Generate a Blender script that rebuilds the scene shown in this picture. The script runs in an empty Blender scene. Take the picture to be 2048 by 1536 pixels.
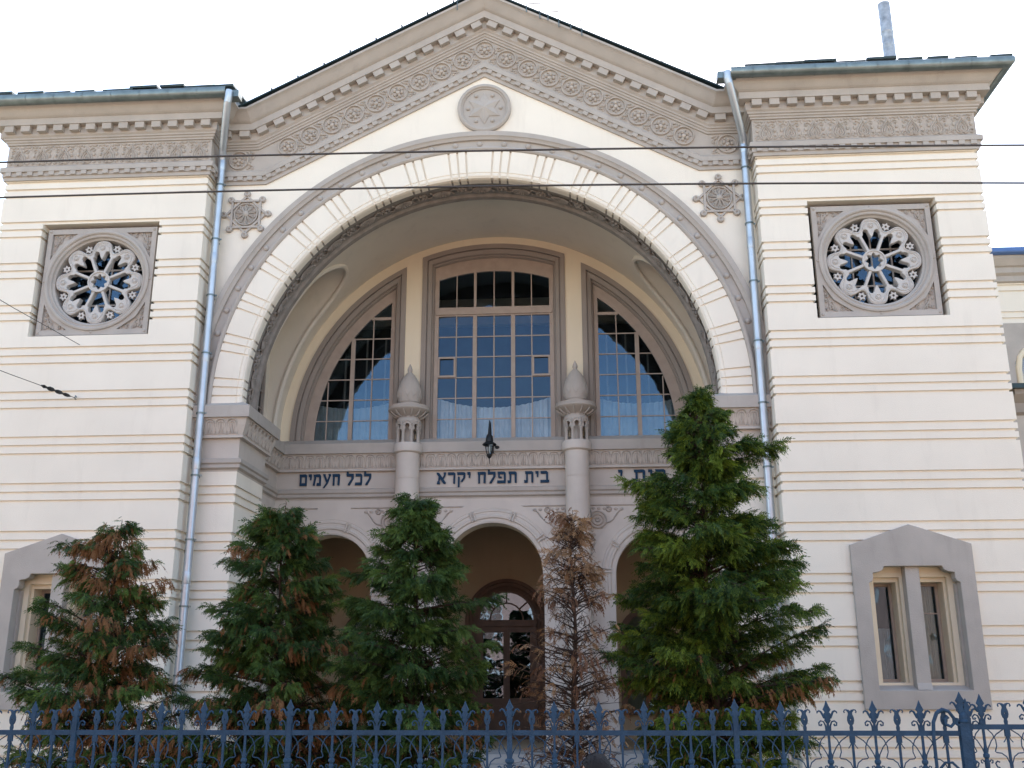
import bpy, math, random
from math import sin, cos, pi, sqrt, radians, atan2, hypot
from mathutils import Vector, Matrix
random.seed(7)
sc = bpy.context.scene
COL = sc.collection

# ------------------------------------------------------------------ camera
cam_d = bpy.data.cameras.new("camera"); cam = bpy.data.objects.new("camera", cam_d); COL.objects.link(cam)
TH, YAW, ROLL = radians(16.071), radians(3.612), radians(0.153)
fwd = Vector((-sin(YAW)*cos(TH), cos(YAW)*cos(TH), sin(TH)))
rt = Vector((cos(YAW), sin(YAW), 0))
up = Vector((sin(YAW)*sin(TH), -cos(YAW)*sin(TH), cos(TH)))
r2 = rt*cos(ROLL)-up*sin(ROLL); u2 = rt*sin(ROLL)+up*cos(ROLL)
M = Matrix((( r2.x, u2.x, -fwd.x, 1.321), (r2.y, u2.y, -fwd.y, -16.008), (r2.z, u2.z, -fwd.z, 2.3), (0, 0, 0, 1)))
cam.matrix_world = M
cam_d.sensor_width = 36; cam_d.lens = 2000/2048*36; cam_d.clip_start = .1; cam_d.clip_end = 1000
sc.camera = cam

# ------------------------------------------------------------------ light
SUN_EL, SUN_AZ = radians(47), radians(8)          # azimuth from +Y towards +X: the sun stands behind the building
w = bpy.data.worlds.new("World"); sc.world = w; w.use_nodes = True
nt = w.node_tree; nt.nodes.clear()
sky = nt.nodes.new("ShaderNodeTexSky"); sky.sky_type = 'NISHITA'; sky.sun_disc = False
sky.sun_elevation = SUN_EL; sky.sun_rotation = SUN_AZ; sky.air_density = 1.0; sky.dust_density = .7; sky.ozone_density = 1.0
bg = nt.nodes.new("ShaderNodeBackground"); bg.inputs[1].default_value = 0.15
wo = nt.nodes.new("ShaderNodeOutputWorld")
wb = nt.nodes.new("ShaderNodeVectorMath"); wb.operation = 'MULTIPLY'; wb.inputs[1].default_value = (1.08, 1.0, .90)   # warm white balance put into the sky colour
nt.links.new(sky.outputs[0], wb.inputs[0]); nt.links.new(wb.outputs[0], bg.inputs[0]); nt.links.new(bg.outputs[0], wo.inputs[0])
sd = bpy.data.lights.new("sun", 'SUN'); sd.energy = 5.0; sd.angle = radians(.5); sd.color = (1, .95, .86)
so = bpy.data.objects.new("sun", sd); COL.objects.link(so)
sdir = Vector((sin(SUN_AZ)*cos(SUN_EL), cos(SUN_AZ)*cos(SUN_EL), sin(SUN_EL)))
so.rotation_euler = (-sdir).to_track_quat('-Z', 'Y').to_euler()
vs = sc.view_settings; vs.view_transform = 'Standard'; vs.look = 'None'; vs.gamma = 1; vs.exposure = 1.93

# ------------------------------------------------------------------ materials
MATS = {}
def nodes_of(name):
    m = bpy.data.materials.new(name); m.use_nodes = True
    n = m.node_tree; b = n.nodes["Principled BSDF"]; MATS[name] = m
    return m, n, b
def mat(name, col, rough=.8, metal=0, var=.08, scale=3, bump=0, bscale=60, spec=.3, stain=0):
    m, n, b = nodes_of(name)
    tc = n.nodes.new("ShaderNodeTexCoord")
    no = n.nodes.new("ShaderNodeTexNoise"); no.inputs["Scale"].default_value = scale; no.inputs["Detail"].default_value = 6
    n.links.new(tc.outputs["Object"], no.inputs["Vector"])
    r = n.nodes.new("ShaderNodeMapRange"); r.inputs[1].default_value = .3; r.inputs[2].default_value = .7
    r.inputs[3].default_value = 1-var; r.inputs[4].default_value = 1+var*.5
    n.links.new(no.outputs[0], r.inputs[0])
    mx = n.nodes.new("ShaderNodeVectorMath"); mx.operation = 'SCALE'; mx.inputs[0].default_value = col
    n.links.new(r.outputs[0], mx.inputs["Scale"])
    out = mx.outputs[0]
    if stain:
        mp = n.nodes.new("ShaderNodeMapping"); mp.inputs["Scale"].default_value = (2.2, 2.2, .35)
        n.links.new(tc.outputs["Object"], mp.inputs[0])
        n2 = n.nodes.new("ShaderNodeTexNoise"); n2.inputs["Scale"].default_value = 1.6; n2.inputs["Detail"].default_value = 8; n2.inputs["Roughness"].default_value = .65
        n.links.new(mp.outputs[0], n2.inputs["Vector"])
        r3 = n.nodes.new("ShaderNodeMapRange"); r3.inputs[1].default_value = .55; r3.inputs[2].default_value = .8; r3.inputs[3].default_value = 0; r3.inputs[4].default_value = stain
        n.links.new(n2.outputs[0], r3.inputs[0])
        mm = n.nodes.new("ShaderNodeMix"); mm.data_type = 'RGBA'; mm.inputs[7].default_value = (col[0]*.62, col[1]*.6, col[2]*.58, 1)
        n.links.new(r3.outputs[0], mm.inputs[0]); n.links.new(out, mm.inputs[6]); out = mm.outputs[2]
    n.links.new(out, b.inputs["Base Color"])
    b.inputs["Roughness"].default_value = rough; b.inputs["Metallic"].default_value = metal
    b.inputs["Specular IOR Level"].default_value = spec
    if bump:
        nb = n.nodes.new("ShaderNodeTexNoise"); nb.inputs["Scale"].default_value = bscale; nb.inputs["Detail"].default_value = 4
        n.links.new(tc.outputs["Object"], nb.inputs["Vector"])
        bu = n.nodes.new("ShaderNodeBump"); bu.inputs["Strength"].default_value = bump; bu.inputs["Distance"].default_value = .01
        n.links.new(nb.outputs[0], bu.inputs["Height"]); n.links.new(bu.outputs[0], b.inputs["Normal"])
    return m
CREAM = mat("cream_plaster", (.84, .757, .638), .9, var=.045, scale=1.2, bump=.35, bscale=90, stain=.24)
CREAM2 = mat("warm_cream_plaster", (.76, .655, .49), .9, var=.04, scale=1.0, bump=.3, bscale=80, stain=.15)
TRIM = mat("grey_stone_trim", (.445, .395, .348), .85, var=.10, scale=2.5, bump=.5, bscale=70, stain=.4)
LTRIM = mat("light_grey_render", (.60, .53, .465), .88, var=.08, scale=2, bump=.4, bscale=70, stain=.3)
CARVE = mat("carved_stucco", (.46, .40, .345), .85, var=.14, scale=9, bump=.9, bscale=42, stain=.25)
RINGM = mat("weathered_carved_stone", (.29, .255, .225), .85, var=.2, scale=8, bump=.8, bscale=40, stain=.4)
TRACE = mat("tracery_stone", (.54, .50, .46), .85, var=.1, scale=5, bump=.5, bscale=60)
BROWN = mat("painted_window_moulding", (.30, .255, .22), .7, var=.07, scale=2, bump=.3)
SASH = mat("painted_sash_wood", (.40, .32, .265), .6, var=.1, scale=6, bump=.3)
LETTER = mat("blue_black_letter_paint", (.012, .042, .085), .8, var=.15, scale=12)
ZINC = mat("zinc_gutter", (.20, .235, .235), .42, metal=.85, var=.25, scale=5, bump=.3, bscale=25)
PIPE = mat("galvanised_pipe", (.50, .54, .58), .42, metal=.8, var=.12, scale=4, bump=.25, bscale=18)
ROOF = mat("green_black_sheet_roof", (.035, .055, .06), .45, metal=.3, var=.3, scale=3, bump=.4, bscale=15)
FENCE = mat("blue_fence_paint", (.024, .064, .118), .62, var=.3, scale=9, bump=.6, bscale=50, spec=.25, stain=.4)
IRON = mat("dark_lantern_iron", (.02, .022, .024), .45, metal=.4, var=.2, scale=20)
CABLE = mat("cable_rubber", (.035, .033, .03), .35, var=.2, scale=10, spec=.6)
BARK = mat("conifer_bark", (.055, .035, .026), .95, var=.3, scale=14, bump=1, bscale=50)
DOORW = mat("brown_door_wood", (.15, .085, .055), .5, var=.2, scale=5, bump=.4)
CURT = mat("white_curtain_cloth", (.62, .62, .62), .9, var=.1, scale=8)
VAULT = mat("shaded_vault_cream", (.70, .63, .53), .9, var=.06, scale=.8, bump=.3, bscale=80, stain=.3)  # wall cream made darker all over; the vault's shade is put into it
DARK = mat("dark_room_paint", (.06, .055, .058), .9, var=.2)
STONE = mat("pale_step_stone", (.42, .40, .38), .85, var=.15, scale=4, bump=.5)
SKIN = mat("skin", (.48, .29, .2), .55, var=.06, scale=20)
HAIR = mat("dark_hair", (.012, .010, .010), .5, var=.3, scale=40, bump=1, bscale=160)
SHIRT = mat("dark_blue_shirt_cloth", (.03, .05, .11), .9, var=.1, scale=20, bump=.4)
TROUS = mat("charcoal_trouser_cloth", (.03, .03, .033), .9, var=.1, scale=20)
BULB = mat("frosted_lamp_tube", (.75, .75, .72), .3, var=.02)

def ground_mat(name, c1, c2, scale, bump):
    m, n, b = nodes_of(name)
    tc = n.nodes.new("ShaderNodeTexCoord"); no = n.nodes.new("ShaderNodeTexNoise"); no.inputs["Scale"].default_value = scale; no.inputs["Detail"].default_value = 10
    n.links.new(tc.outputs["Object"], no.inputs["Vector"])
    r = n.nodes.new("ShaderNodeValToRGB"); r.color_ramp.elements[0].color = (*c1, 1); r.color_ramp.elements[1].color = (*c2, 1)
    r.color_ramp.elements[0].position = .35; r.color_ramp.elements[1].position = .65
    n.links.new(no.outputs[0], r.inputs[0]); n.links.new(r.outputs[0], b.inputs["Base Color"]); b.inputs["Roughness"].default_value = .95
    bu = n.nodes.new("ShaderNodeBump"); bu.inputs["Strength"].default_value = bump; n.links.new(no.outputs[0], bu.inputs["Height"]); n.links.new(bu.outputs[0], b.inputs["Normal"])
    return m
ASPH = ground_mat("asphalt", (.045, .044, .042), (.07, .068, .065), 14, .3)
PAVE = ground_mat("pavement_stone", (.26, .23, .19), (.35, .31, .26), 6, .3)
SOIL = ground_mat("garden_soil_and_grass", (.05, .045, .025), (.06, .09, .03), 5, .6)
EARTH = ground_mat("open_ground", (.11, .10, .08), (.16, .15, .12), 1, .2)

def glass_mat(name, tint, refl):
    m = bpy.data.materials.new(name); m.use_nodes = True; n = m.node_tree; n.nodes.clear()
    o = n.nodes.new("ShaderNodeOutputMaterial"); mx = n.nodes.new("ShaderNodeMixShader")
    tr = n.nodes.new("ShaderNodeBsdfTransparent"); tr.inputs[0].default_value = (*tint, 1)
    gl = n.nodes.new("ShaderNodeBsdfGlossy"); gl.inputs["Roughness"].default_value = .012; gl.inputs[0].default_value = (.50, .72, 1, 1)
    fr = n.nodes.new("ShaderNodeFresnel"); fr.inputs[0].default_value = 1.5
    ad = n.nodes.new("ShaderNodeMath"); ad.operation = 'ADD'; ad.inputs[1].default_value = refl; ad.use_clamp = True
    tc = n.nodes.new("ShaderNodeTexCoord"); no = n.nodes.new("ShaderNodeTexNoise"); no.inputs["Scale"].default_value = 1.7; no.inputs["Detail"].default_value = 2
    bu = n.nodes.new("ShaderNodeBump"); bu.inputs["Strength"].default_value = .12; bu.inputs["Distance"].default_value = .05
    n.links.new(tc.outputs["Object"], no.inputs["Vector"]); n.links.new(no.outputs[0], bu.inputs["Height"]); n.links.new(bu.outputs[0], gl.inputs["Normal"])
    n.links.new(fr.outputs[0], ad.inputs[0]); n.links.new(ad.outputs[0], mx.inputs[0])
    n.links.new(tr.outputs[0], mx.inputs[1]); n.links.new(gl.outputs[0], mx.inputs[2]); n.links.new(mx.outputs[0], o.inputs[0])
    return m
GLASS = glass_mat("window_glass", (.75, .8, .8), .015)
GLASS2 = glass_mat("thin_lantern_glass", (.9, .92, .92), .03)

def leaf_mat(name, green, tip, dead):
    m, n, b = nodes_of(name)
    a = n.nodes.new("ShaderNodeAttribute"); a.attribute_name = "tint"
    d = n.nodes.new("ShaderNodeAttribute"); d.attribute_name = "dead"
    m1 = n.nodes.new("ShaderNodeMix"); m1.data_type = 'RGBA'; m1.inputs[6].default_value = (*green, 1); m1.inputs[7].default_value = (*tip, 1)
    m2 = n.nodes.new("ShaderNodeMix"); m2.data_type = 'RGBA'; m2.inputs[7].default_value = (*dead, 1)
    n.links.new(a.outputs["Fac"], m1.inputs[0]); n.links.new(m1.outputs[2], m2.inputs[6]); n.links.new(d.outputs["Fac"], m2.inputs[0])
    n.links.new(m2.outputs[2], b.inputs["Base Color"]); b.inputs["Roughness"].default_value = .6; b.inputs["Specular IOR Level"].default_value = .25
    tl = n.nodes.new("ShaderNodeBsdfTranslucent"); n.links.new(m2.outputs[2], tl.inputs[0])
    ms = n.nodes.new("ShaderNodeMixShader"); ms.inputs[0].default_value = .28
    out = n.nodes["Material Output"]; n.links.new(b.outputs[0], ms.inputs[1]); n.links.new(tl.outputs[0], ms.inputs[2]); n.links.new(ms.outputs[0], out.inputs[0])
    return m
LEAF = leaf_mat("conifer_foliage", (.020, .052, .014), (.14, .22, .04), (.24, .115, .045))
LEAF2 = leaf_mat("yellow_green_conifer_foliage", (.014, .046, .010), (.23, .31, .03), (.24, .115, .045))
DEADL = leaf_mat("dead_conifer_foliage", (.26, .145, .07), (.47, .30, .15), (.17, .085, .045))

# ------------------------------------------------------------------ helpers
class MB:
    def __init__(s): s.v = []; s.f = []
    def add(s, vs, fs):
        o = len(s.v); s.v += [tuple(p) for p in vs]; s.f += [tuple(i+o for i in f) for f in fs]
    def box(s, x0, x1, y0, y1, z0, z1):
        s.add([(x0,y0,z0),(x1,y0,z0),(x1,y1,z0),(x0,y1,z0),(x0,y0,z1),(x1,y0,z1),(x1,y1,z1),(x0,y1,z1)],
              [(0,3,2,1),(4,5,6,7),(0,1,5,4),(1,2,6,5),(2,3,7,6),(3,0,4,7)])
    def quad(s, a, b, c, d): s.add([a,b,c,d], [(0,1,2,3)])
    def prism(s, poly, y0, y1):            # polygon in x,z extruded along y
        n = len(poly)
        s.add([(x,y0,z) for x,z in poly]+[(x,y1,z) for x,z in poly],
              [tuple(range(n)), tuple(range(2*n-1, n-1, -1))]+[(i,i+n,(i+1)%n+n,(i+1)%n) for i in range(n)])
    def grid(s, rows, closed=False, wrap=False):
        n = len(rows[0]); o = []
        for r in rows: o += r
        f = []
        for i in range(len(rows)-(0 if wrap else 1)):
            for j in range(n-(0 if closed else 1)):
                a = i*n+j; b = i*n+(j+1) % n; i2 = (i+1) % len(rows); f.append((a, b, i2*n+(j+1) % n, i2*n+j))
        s.add(o, f)
    def sweep_h(s, path, prof, closed=False):   # horizontal path (x,y); prof (u outward = right of travel, z)
        n = len(path); rows = []
        for i, p in enumerate(path):
            def nrm(a, b):
                dx, dy = b[0]-a[0], b[1]-a[1]; l = hypot(dx, dy); return (dy/l, -dx/l)
            ns = []
            if i > 0 or closed: ns.append(nrm(path[i-1], p))
            if i < n-1 or closed: ns.append(nrm(p, path[(i+1) % n]))
            if len(ns) == 2:
                bx, by = ns[0][0]+ns[1][0], ns[0][1]+ns[1][1]; k = 2/(bx*bx+by*by) if bx*bx+by*by > 1e-6 else 1; m = (bx*k, by*k)
            else: m = ns[0]
            rows.append([(p[0]+m[0]*u, p[1]+m[1]*u, z) for u, z in prof])
        s.grid(rows, wrap=closed)
    def sweep_v(s, path, prof, y0, closed=False): # path in x,z; prof (u towards viewer, v left-normal offset)
        n = len(path); rows = []
        for i, p in enumerate(path):
            def nrm(a, b):
                dx, dz = b[0]-a[0], b[1]-a[1]; l = hypot(dx, dz); return (-dz/l, dx/l)
            ns = []
            if i > 0 or closed: ns.append(nrm(path[i-1], p))
            if i < n-1 or closed: ns.append(nrm(p, path[(i+1) % n]))
            if len(ns) == 2:
                bx, bz = ns[0][0]+ns[1][0], ns[0][1]+ns[1][1]; k = 2/(bx*bx+bz*bz); m = (bx*k, bz*k)
            else: m = ns[0]
            rows.append([(p[0]+m[0]*v, y0-u, p[1]+m[1]*v) for u, v in prof])
        s.grid(rows, wrap=closed)
    def tube(s, pts, r, n=6, caps=True):
        pts = [Vector(p) for p in pts]; rows = []; rr = r if isinstance(r, (list, tuple)) else [r]*len(pts); ref = None
        for i, p in enumerate(pts):
            d = (pts[min(i+1, len(pts)-1)]-pts[max(i-1, 0)])
            if d.length < 1e-9: d = Vector((0, 0, 1))
            d.normalize()
            if ref is None: ref = Vector((0, 0, 1)) if abs(d.z) < .9 else Vector((1, 0, 0))
            a = d.cross(ref)
            if a.length < 1e-4: a = d.cross(Vector((.3, 1, .2)))
            a.normalize(); b = a.cross(d); ref = -b if False else b
            ref = b
            rows.append([tuple(p+(a*cos(2*pi*k/n)+b*sin(2*pi*k/n))*rr[i]) for k in range(n)])
            ref = b
        s.grid(rows, closed=True)
        if caps:
            s.add(rows[0], [tuple(range(n))]); s.add(rows[-1], [tuple(range(n-1, -1, -1))])
    def lathe(s, prof, c, n=20, a0=0, a1=2*pi):  # prof (r,z) round vertical axis at c=(x,y)
        full = abs(a1-a0-2*pi) < 1e-6; rows = []
        for r, z in prof:
            rows.append([(c[0]+r*cos(a0+(a1-a0)*k/n), c[1]+r*sin(a0+(a1-a0)*k/n), z) for k in range(n if full else n+1)])
        s.grid(rows, closed=full)
    def disc_y(s, prof, c, n=32):                # prof (r, y) round the y axis at c=(x,z)
        rows = [[(c[0]+r*cos(2*pi*k/n), y, c[1]+r*sin(2*pi*k/n)) for k in range(n)] for r, y in prof]
        s.grid(rows, closed=True)
    def ell(s, c, rx, ry, rz, n=8, m=5):
        rows = []
        for i in range(m+1):
            t = pi*i/m; q = max(sin(t), .02)
            rows.append([(c[0]+rx*q*cos(2*pi*k/n), c[1]+ry*q*sin(2*pi*k/n), c[2]+rz*cos(t)) for k in range(n)])
        s.grid(rows, closed=True)
    def build(s, name, m, parent=None, smooth=False, recalc=True):
        me = bpy.data.meshes.new(name); me.from_pydata(s.v, [], s.f); me.materials.append(m)
        if recalc:
            import bmesh
            b = bmesh.new(); b.from_mesh(me); bmesh.ops.recalc_face_normals(b, faces=b.faces); b.to_mesh(me); b.free()
        if smooth:
            me.polygons.foreach_set("use_smooth", [True]*len(me.polygons))
            try: me.set_sharp_from_angle(angle=radians(35))
            except Exception: pass
        o = bpy.data.objects.new(name, me); COL.objects.link(o)
        if parent: o.parent = parent
        return o
def plate(outlines, y0, y1, mb, bevel=0):        # 2D outlines (x,z) with holes, filled, front face at y0 (smaller y)
    cu = bpy.data.curves.new("tmp_outline", 'CURVE'); cu.dimensions = '2D'; cu.fill_mode = 'BOTH'
    for pl in outlines:
        sp = cu.splines.new('POLY'); sp.points.add(len(pl)-1); sp.use_cyclic_u = True
        for i, (x, z) in enumerate(pl): sp.points[i].co = (x, z, 0, 1)
    cu.extrude = (y1-y0)/2-bevel; cu.bevel_depth = bevel; cu.bevel_resolution = 0; cu.offset = -bevel*.5
    ob = bpy.data.objects.new("tmp_outline", cu); me = ob.to_mesh()
    ym = (y0+y1)/2
    mb.add([(v.co.x, ym-v.co.z, v.co.y) for v in me.vertices], [tuple(p.vertices) for p in me.polygons])
    ob.to_mesh_clear(); bpy.data.objects.remove(ob); bpy.data.curves.remove(cu)
def thing(name, label, cat, loc=(0, 0, 0), group=None):
    o = bpy.data.objects.new(name, None); COL.objects.link(o); o.location = loc; o.empty_display_size = .3
    o["label"] = label; o["category"] = cat
    if group: o["group"] = group
    return o
def part(name, parent): 
    o = bpy.data.objects.new(name, None); COL.objects.link(o); o.parent = parent; return o
def struct(name, mb, m):
    o = mb.build(name, m); o["kind"] = "structure"; return o
def circ(cx, cz, r, n=32, a0=0): return [(cx+r*cos(a0+2*pi*k/n), cz+r*sin(a0+2*pi*k/n)) for k in range(n)]
def arc(cx, cz, r, a0, a1, n): return [(cx+r*cos(a0+(a1-a0)*k/n), cz+r*sin(a0+(a1-a0)*k/n)) for k in range(n+1)]

XC, ZC = -.30, 6.85
Z0 = 10.165
def ring(R, a, y):       # a from the top, + to the right; beyond 90 degrees it drops straight down
    h = pi/2
    if a > h: return (XC+R, y, ZC-(a-h)*R)
    if a < -h: return (XC-R, y, ZC+(a+h)*R)
    return (XC+R*sin(a), y, ZC+R*cos(a))
def ring_sweep(mb, prof, a0, a1, n, caps=False):
    rows = [[ring(R, a0+(a1-a0)*k/n, y) for R, y in prof] for k in range(n+1)]
    mb.grid(rows)
    if caps: mb.add(rows[0], [tuple(range(len(prof)))]); mb.add(rows[-1], [tuple(range(len(prof)-1, -1, -1))])

# ================================================================== GROUND
g = MB(); g.box(-400, 400, -400, 400, -.5, -.02); struct("ground", g, EARTH)
g = MB(); g.box(-60, 60, -20.5, -11.5, -.3, 0.0); struct("road", g, ASPH)
g = MB(); g.box(-60, 60, -11.5, -8.25, -.3, .13); struct("pavement", g, PAVE)
g = MB(); g.box(-60, 60, -25.4, -20.5, -.3, .13); struct("far_pavement", g, PAVE)
g = MB(); g.box(-14, 16, -8.0, 0.6, -.3, .16); struct("garden_ground", g, SOIL)
g = MB(); g.box(-2.2, 1.9, -8.0, -.6, -.2, .18); struct("garden_path", g, PAVE)

# ================================================================== SYNAGOGUE
S = thing("synagogue", "cream and grey banded synagogue with great arched porch, gable and two side blocks", "building", (XC, .45, 0))
S_OFF = Vector((-XC, -.45, 0))
def P(o):                    # geometry is written in world metres; children of the building take it back by its base point
    o.location = S_OFF; return o
LX0, LX1, RX0, RX1 = -9.0, -5.2, 4.6, 8.4
TC = {'l': -7.1, 'r': 6.5}
GE = .04
# entablature profile, (u, v) from the bottom z 10.98
ENT = [(0,-.0),(.035,0),(.035,.07),(.055,.07),(.055,.15),(.09,.15),(.09,.24),(.02,.29),(.02,.71),(.05,.715),(.05,.745),(.075,.76),(.075,.79),(.10,.80),(.10,.83),(.13,.86),(.13,1.01),(.25,1.015),(.25,1.14),(.27,1.15)]
for k in range(1, 7):
    t = k/6; ENT.append((.27+.17*t, 1.15+.17*(t*t*(3-2*t))*.6+.17*.4*t))
ENT += [(.46,1.33),(.46,1.37),(.20,1.41),(0,1.42)]
def band_wall(mb, x0, x1, yd, openings, zt=11.0, sides=(1, 1), y0=0.0, kmin=-1, kmax=12, zb=0.0):
    gz = []
    for k in range(kmin, kmax+1):
        for d in (0, .145, .29):
            z = Z0-.8*k-d
            if z < zt and z-.05 > zb: gz.append(z)
    gz = sorted(set(gz)); lev = [zb]
    typ = []
    for z in gz: lev += [z-.05, z]; typ += [0, 1]
    lev.append(zt); typ.append(0)
    for i in range(len(lev)-1):
        a, b = lev[i], lev[i+1]
        if b-a < .004: continue
        e = GE*typ[i]
        cuts = sorted({a, b} | {z for o in openings for z in (o[2], o[3]) if a < z < b})
        for za, zb_ in zip(cuts[:-1], cuts[1:]):
            spans = [(x0+e*sides[0], x1-e*sides[1])]
            for ox0, ox1, oz0, oz1 in openings:
                if za >= oz0-1e-6 and zb_ <= oz1+1e-6:
                    ns = []
                    for p, q in spans:
                        if ox0-e > p and ox1+e < q: ns += [(p, ox0-e), (ox1+e, q)]
                        else: ns.append((p, q))
                    spans = ns
            for p, q in spans: mb.box(p, q, y0+e, yd, za, zb_)
ROSE_Z = 9.03
for s in 'lr':
    x0, x1 = (LX0, LX1) if s == 'l' else (RX0, RX1); c = TC[s]
    mb = MB()
    band_wall(mb, x0, x1, .62, [(c-1.08, c+1.08, 7.96, 10.115), (c-.71, c+.71, 2.0, 3.88)])
    # returns running back behind the front slab
    g2 = MB()
    for i in range(1):
        pass
    for xa, xb in (((x0, x0+.5), (x1-.5, x1))):
        band = []
        gz = sorted({Z0-.8*k-d for k in range(-1, 13) for d in (0, .145, .29)})
        gz = [z for z in gz if .05 < z < 11]
        lev = [0.0]; typ = []
        for z in gz: lev += [z-.05, z]; typ += [0, 1]
        lev.append(11.0); typ.append(0)
        outer = xa == x0
        for i in range(len(lev)-1):
            if lev[i+1]-lev[i] < .004: continue
            e = GE*typ[i]
            mb.box(xa+(e if outer else 0), xb-(0 if outer else e), .62, 8.5, lev[i], lev[i+1])
    mb.box(x0+.06, x1-.06, .63, 8.4, 10.98, 12.3)
    mb.box(x0+.1, x1-.1, 8.4, 8.6, 0, 12.2)
    o = P(mb.build("tower_wall", CREAM, S))
    # ---- cornice
    cb = MB(); path = [(x0, 8.4), (x0, 0), (x1, 0), (x1, 8.4 if s == 'r' else .8)] if s == 'r' else [(x0, 8.4), (x0, 0), (x1, 0), (x1, .8)]
    if s == 'r': path = [(x0, .8), (x0, 0), (x1, 0), (x1, 8.4)]
    cb.sweep_h(path, [(u, 10.98+v) for u, v in ENT])
    # dentils and modillions
    n = 19
    for i in range(n):
        x = x0-.03+(x1-x0+.06)*(i+.5)/n
        cb.box(x-.05, x+.05, -.085, -.03, 11.055, 11.128)
    n = 13
    for i in range(n):
        x = x0-.1+(x1-x0+.2)*(i+.5)/n
        cb.box(x-.085, x+.085, -.232, -.12, 11.875, 11.992)
    for (xe, sg) in ((x0, -1), (x1, 1)):
        lim = .8 if ((s == 'l' and sg == 1) or (s == 'r' and sg == -1)) else 8
        y = .08
        while y < lim:
            a, b = (xe+sg*.12, xe+sg*.232); cb.box(min(a, b), max(a, b), y-.085, y+.085, 11.875, 11.992); y += .31
        y = .06
        while y < lim:
            a, b = (xe+sg*.03, xe+sg*.085); cb.box(min(a, b), max(a, b), y-.05, y+.05, 11.055, 11.128); y += .2
    co = P(cb.build("tower_cornice", TRIM, S))
    # ---- carved frieze
    fb = MB(); n = 9; w_ = (x1-x0)/n; yb = -.022
    fb.box(x0+.01, x1-.01, -.024, .02, 11.275, 11.687)
    def wl(pts, r, cx, m=1):
        fb.tube([(cx+m*px, yb-.012, 11.28+pz) for px, pz in pts], r*1.25, 4, caps=False)
    for i in range(n+1):
        cx = x0+w_*i
        if i < n:
            c0 = cx+w_/2
            drop = [(0, .03), (.045, .05), (.07, .10), (.055, .16), (0, .245), (-.055, .16), (-.07, .10), (-.045, .05), (0, .03)]
            wl(drop, .012, c0); wl([(a*.45, .09+(b-.11)*.5) for a, b in drop], .011, c0)
            for m in (-1, 1):
                wl([(.02, .01), (.08, .03), (.11, .09), (.10, .16), (.06, .23), (.02, .29), (.0, .33)], .013, c0, m)
                wl([(.05, .27), (.09, .31), (.13, .32), (.16, .29), (.14, .25), (.115, .27)], .011, c0, m)
                wl([(.13, .04), (.16, .02), (.19, .05), (.17, .09), (.145, .08)], .012, c0, m)
                wl([(.10, .37), (.15, .36), (.19, .38)], .012, c0, m)
                fb.ell((c0+m*.15, yb, 11.28+.19), .03, .04, .04, 6, 4)
                fb.ell((c0+m*.06, yb, 11.28+.36), .028, .035, .022, 6, 4)
            fb.ell((c0, yb, 11.28+.36), .02, .02, .03, 6, 4)
        if 0 < i < n:
            fb.ell((cx, yb, 11.28+.34), .022, .02, .035, 6, 4); fb.ell((cx, yb, 11.28+.12), .018, .02, .05, 6, 4)
    f = fb.build("carved_frieze", CARVE, co)
    # ---- gutter
    gb = MB(); gx0, gx1 = x0-.52, x1+.52
    zt_ = 12.42
    if s == 'l': gp = [(gx0, 6), (gx0, -.52), (gx1-.12, -.52)]
    else: gp = [(gx0+.1, -.52), (gx1, -.52), (gx1, 6)]
    prof = [(-.10, zt_-.01), (-.10, zt_-.05)]+[(-.02+.095*sin(a), zt_-.06-.095*cos(a)+.0) for a in [radians(q) for q in range(-80, 91, 20)]]+[(.068, zt_), (.055, zt_+.012)]
    gb.sweep_h(gp, prof)
    gb.sweep_h(gp, [(u*.9-.002, z+.006) for u, z in prof][::-1])
    gt = P(gb.build("gutter", ZINC, S, smooth=True))
    nb = 8
    for i in range(nb):
        x = gx0+.3+(gx1-gx0-.6)*(i+.35)/nb
        b = MB(); b.sweep_v([(x-.011, 0), (x+.011, 0)], [(0, 0)], 0)
        b = MB(); pr = [(-.02+.101*sin(a), zt_-.06-.101*cos(a)) for a in [radians(q) for q in range(-80, 91, 20)]]+[(.074, zt_+.004)]
        b.grid([[(x-.012, -.52-u, z) for u, z in pr], [(x+.012, -.52-u, z) for u, z in pr]])
        b.build("gutter_bracket", ZINC, gt)
    # ---- roof sheets
    rb = MB()
    rb.add([(gx0+.08, -.47, zt_-.0), (gx1-.08, -.47, zt_), (gx1-.08, 8.6, zt_+1.1), (gx0+.08, 8.6, zt_+1.1), (gx0+.08, -.47, zt_-.06), (gx1-.08, -.47, zt_-.06), (gx1-.08, 8.6, zt_-.06), (gx0+.08, 8.6, zt_-.06)],
           [(0,1,2,3),(0,4,5,1),(1,5,6,2),(2,6,7,3),(3,7,4,0),(4,7,6,5)])
    for i in range(9):
        x = gx0+.35+i*.52+random.uniform(-.06, .06); y = -.52
        wd = random.uniform(.34, .6); zz = zt_+random.uniform(.06, .12)
        rb.add([(x, y, zz-.03), (x+wd, y+.01, zz-.02), (x+wd, y+1.2, zz+.17), (x, y+1.2, zz+.16), (x, y, zz+.01), (x+wd, y, zz+.02), (x+wd, y+1.2, zz+.2), (x, y+1.2, zz+.19)],
               [(0,1,5,4),(4,5,6,7),(0,3,2,1),(1,2,6,5),(3,0,4,7),(2,3,7,6)])
    P(rb.build("flat_sheet_roof", ROOF, S))
    # ---- rose window
    R = part("rose_window", S); P(R); c_ = (c, ROSE_Z)
    fr = MB(); RH = 1.005
    sq = [(c-RH, ROSE_Z-RH-.02), (c+RH, ROSE_Z-RH-.02), (c+RH, ROSE_Z+RH), (c-RH, ROSE_Z+RH)]
    holes = [circ(c, ROSE_Z, .90, 64)]
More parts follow.
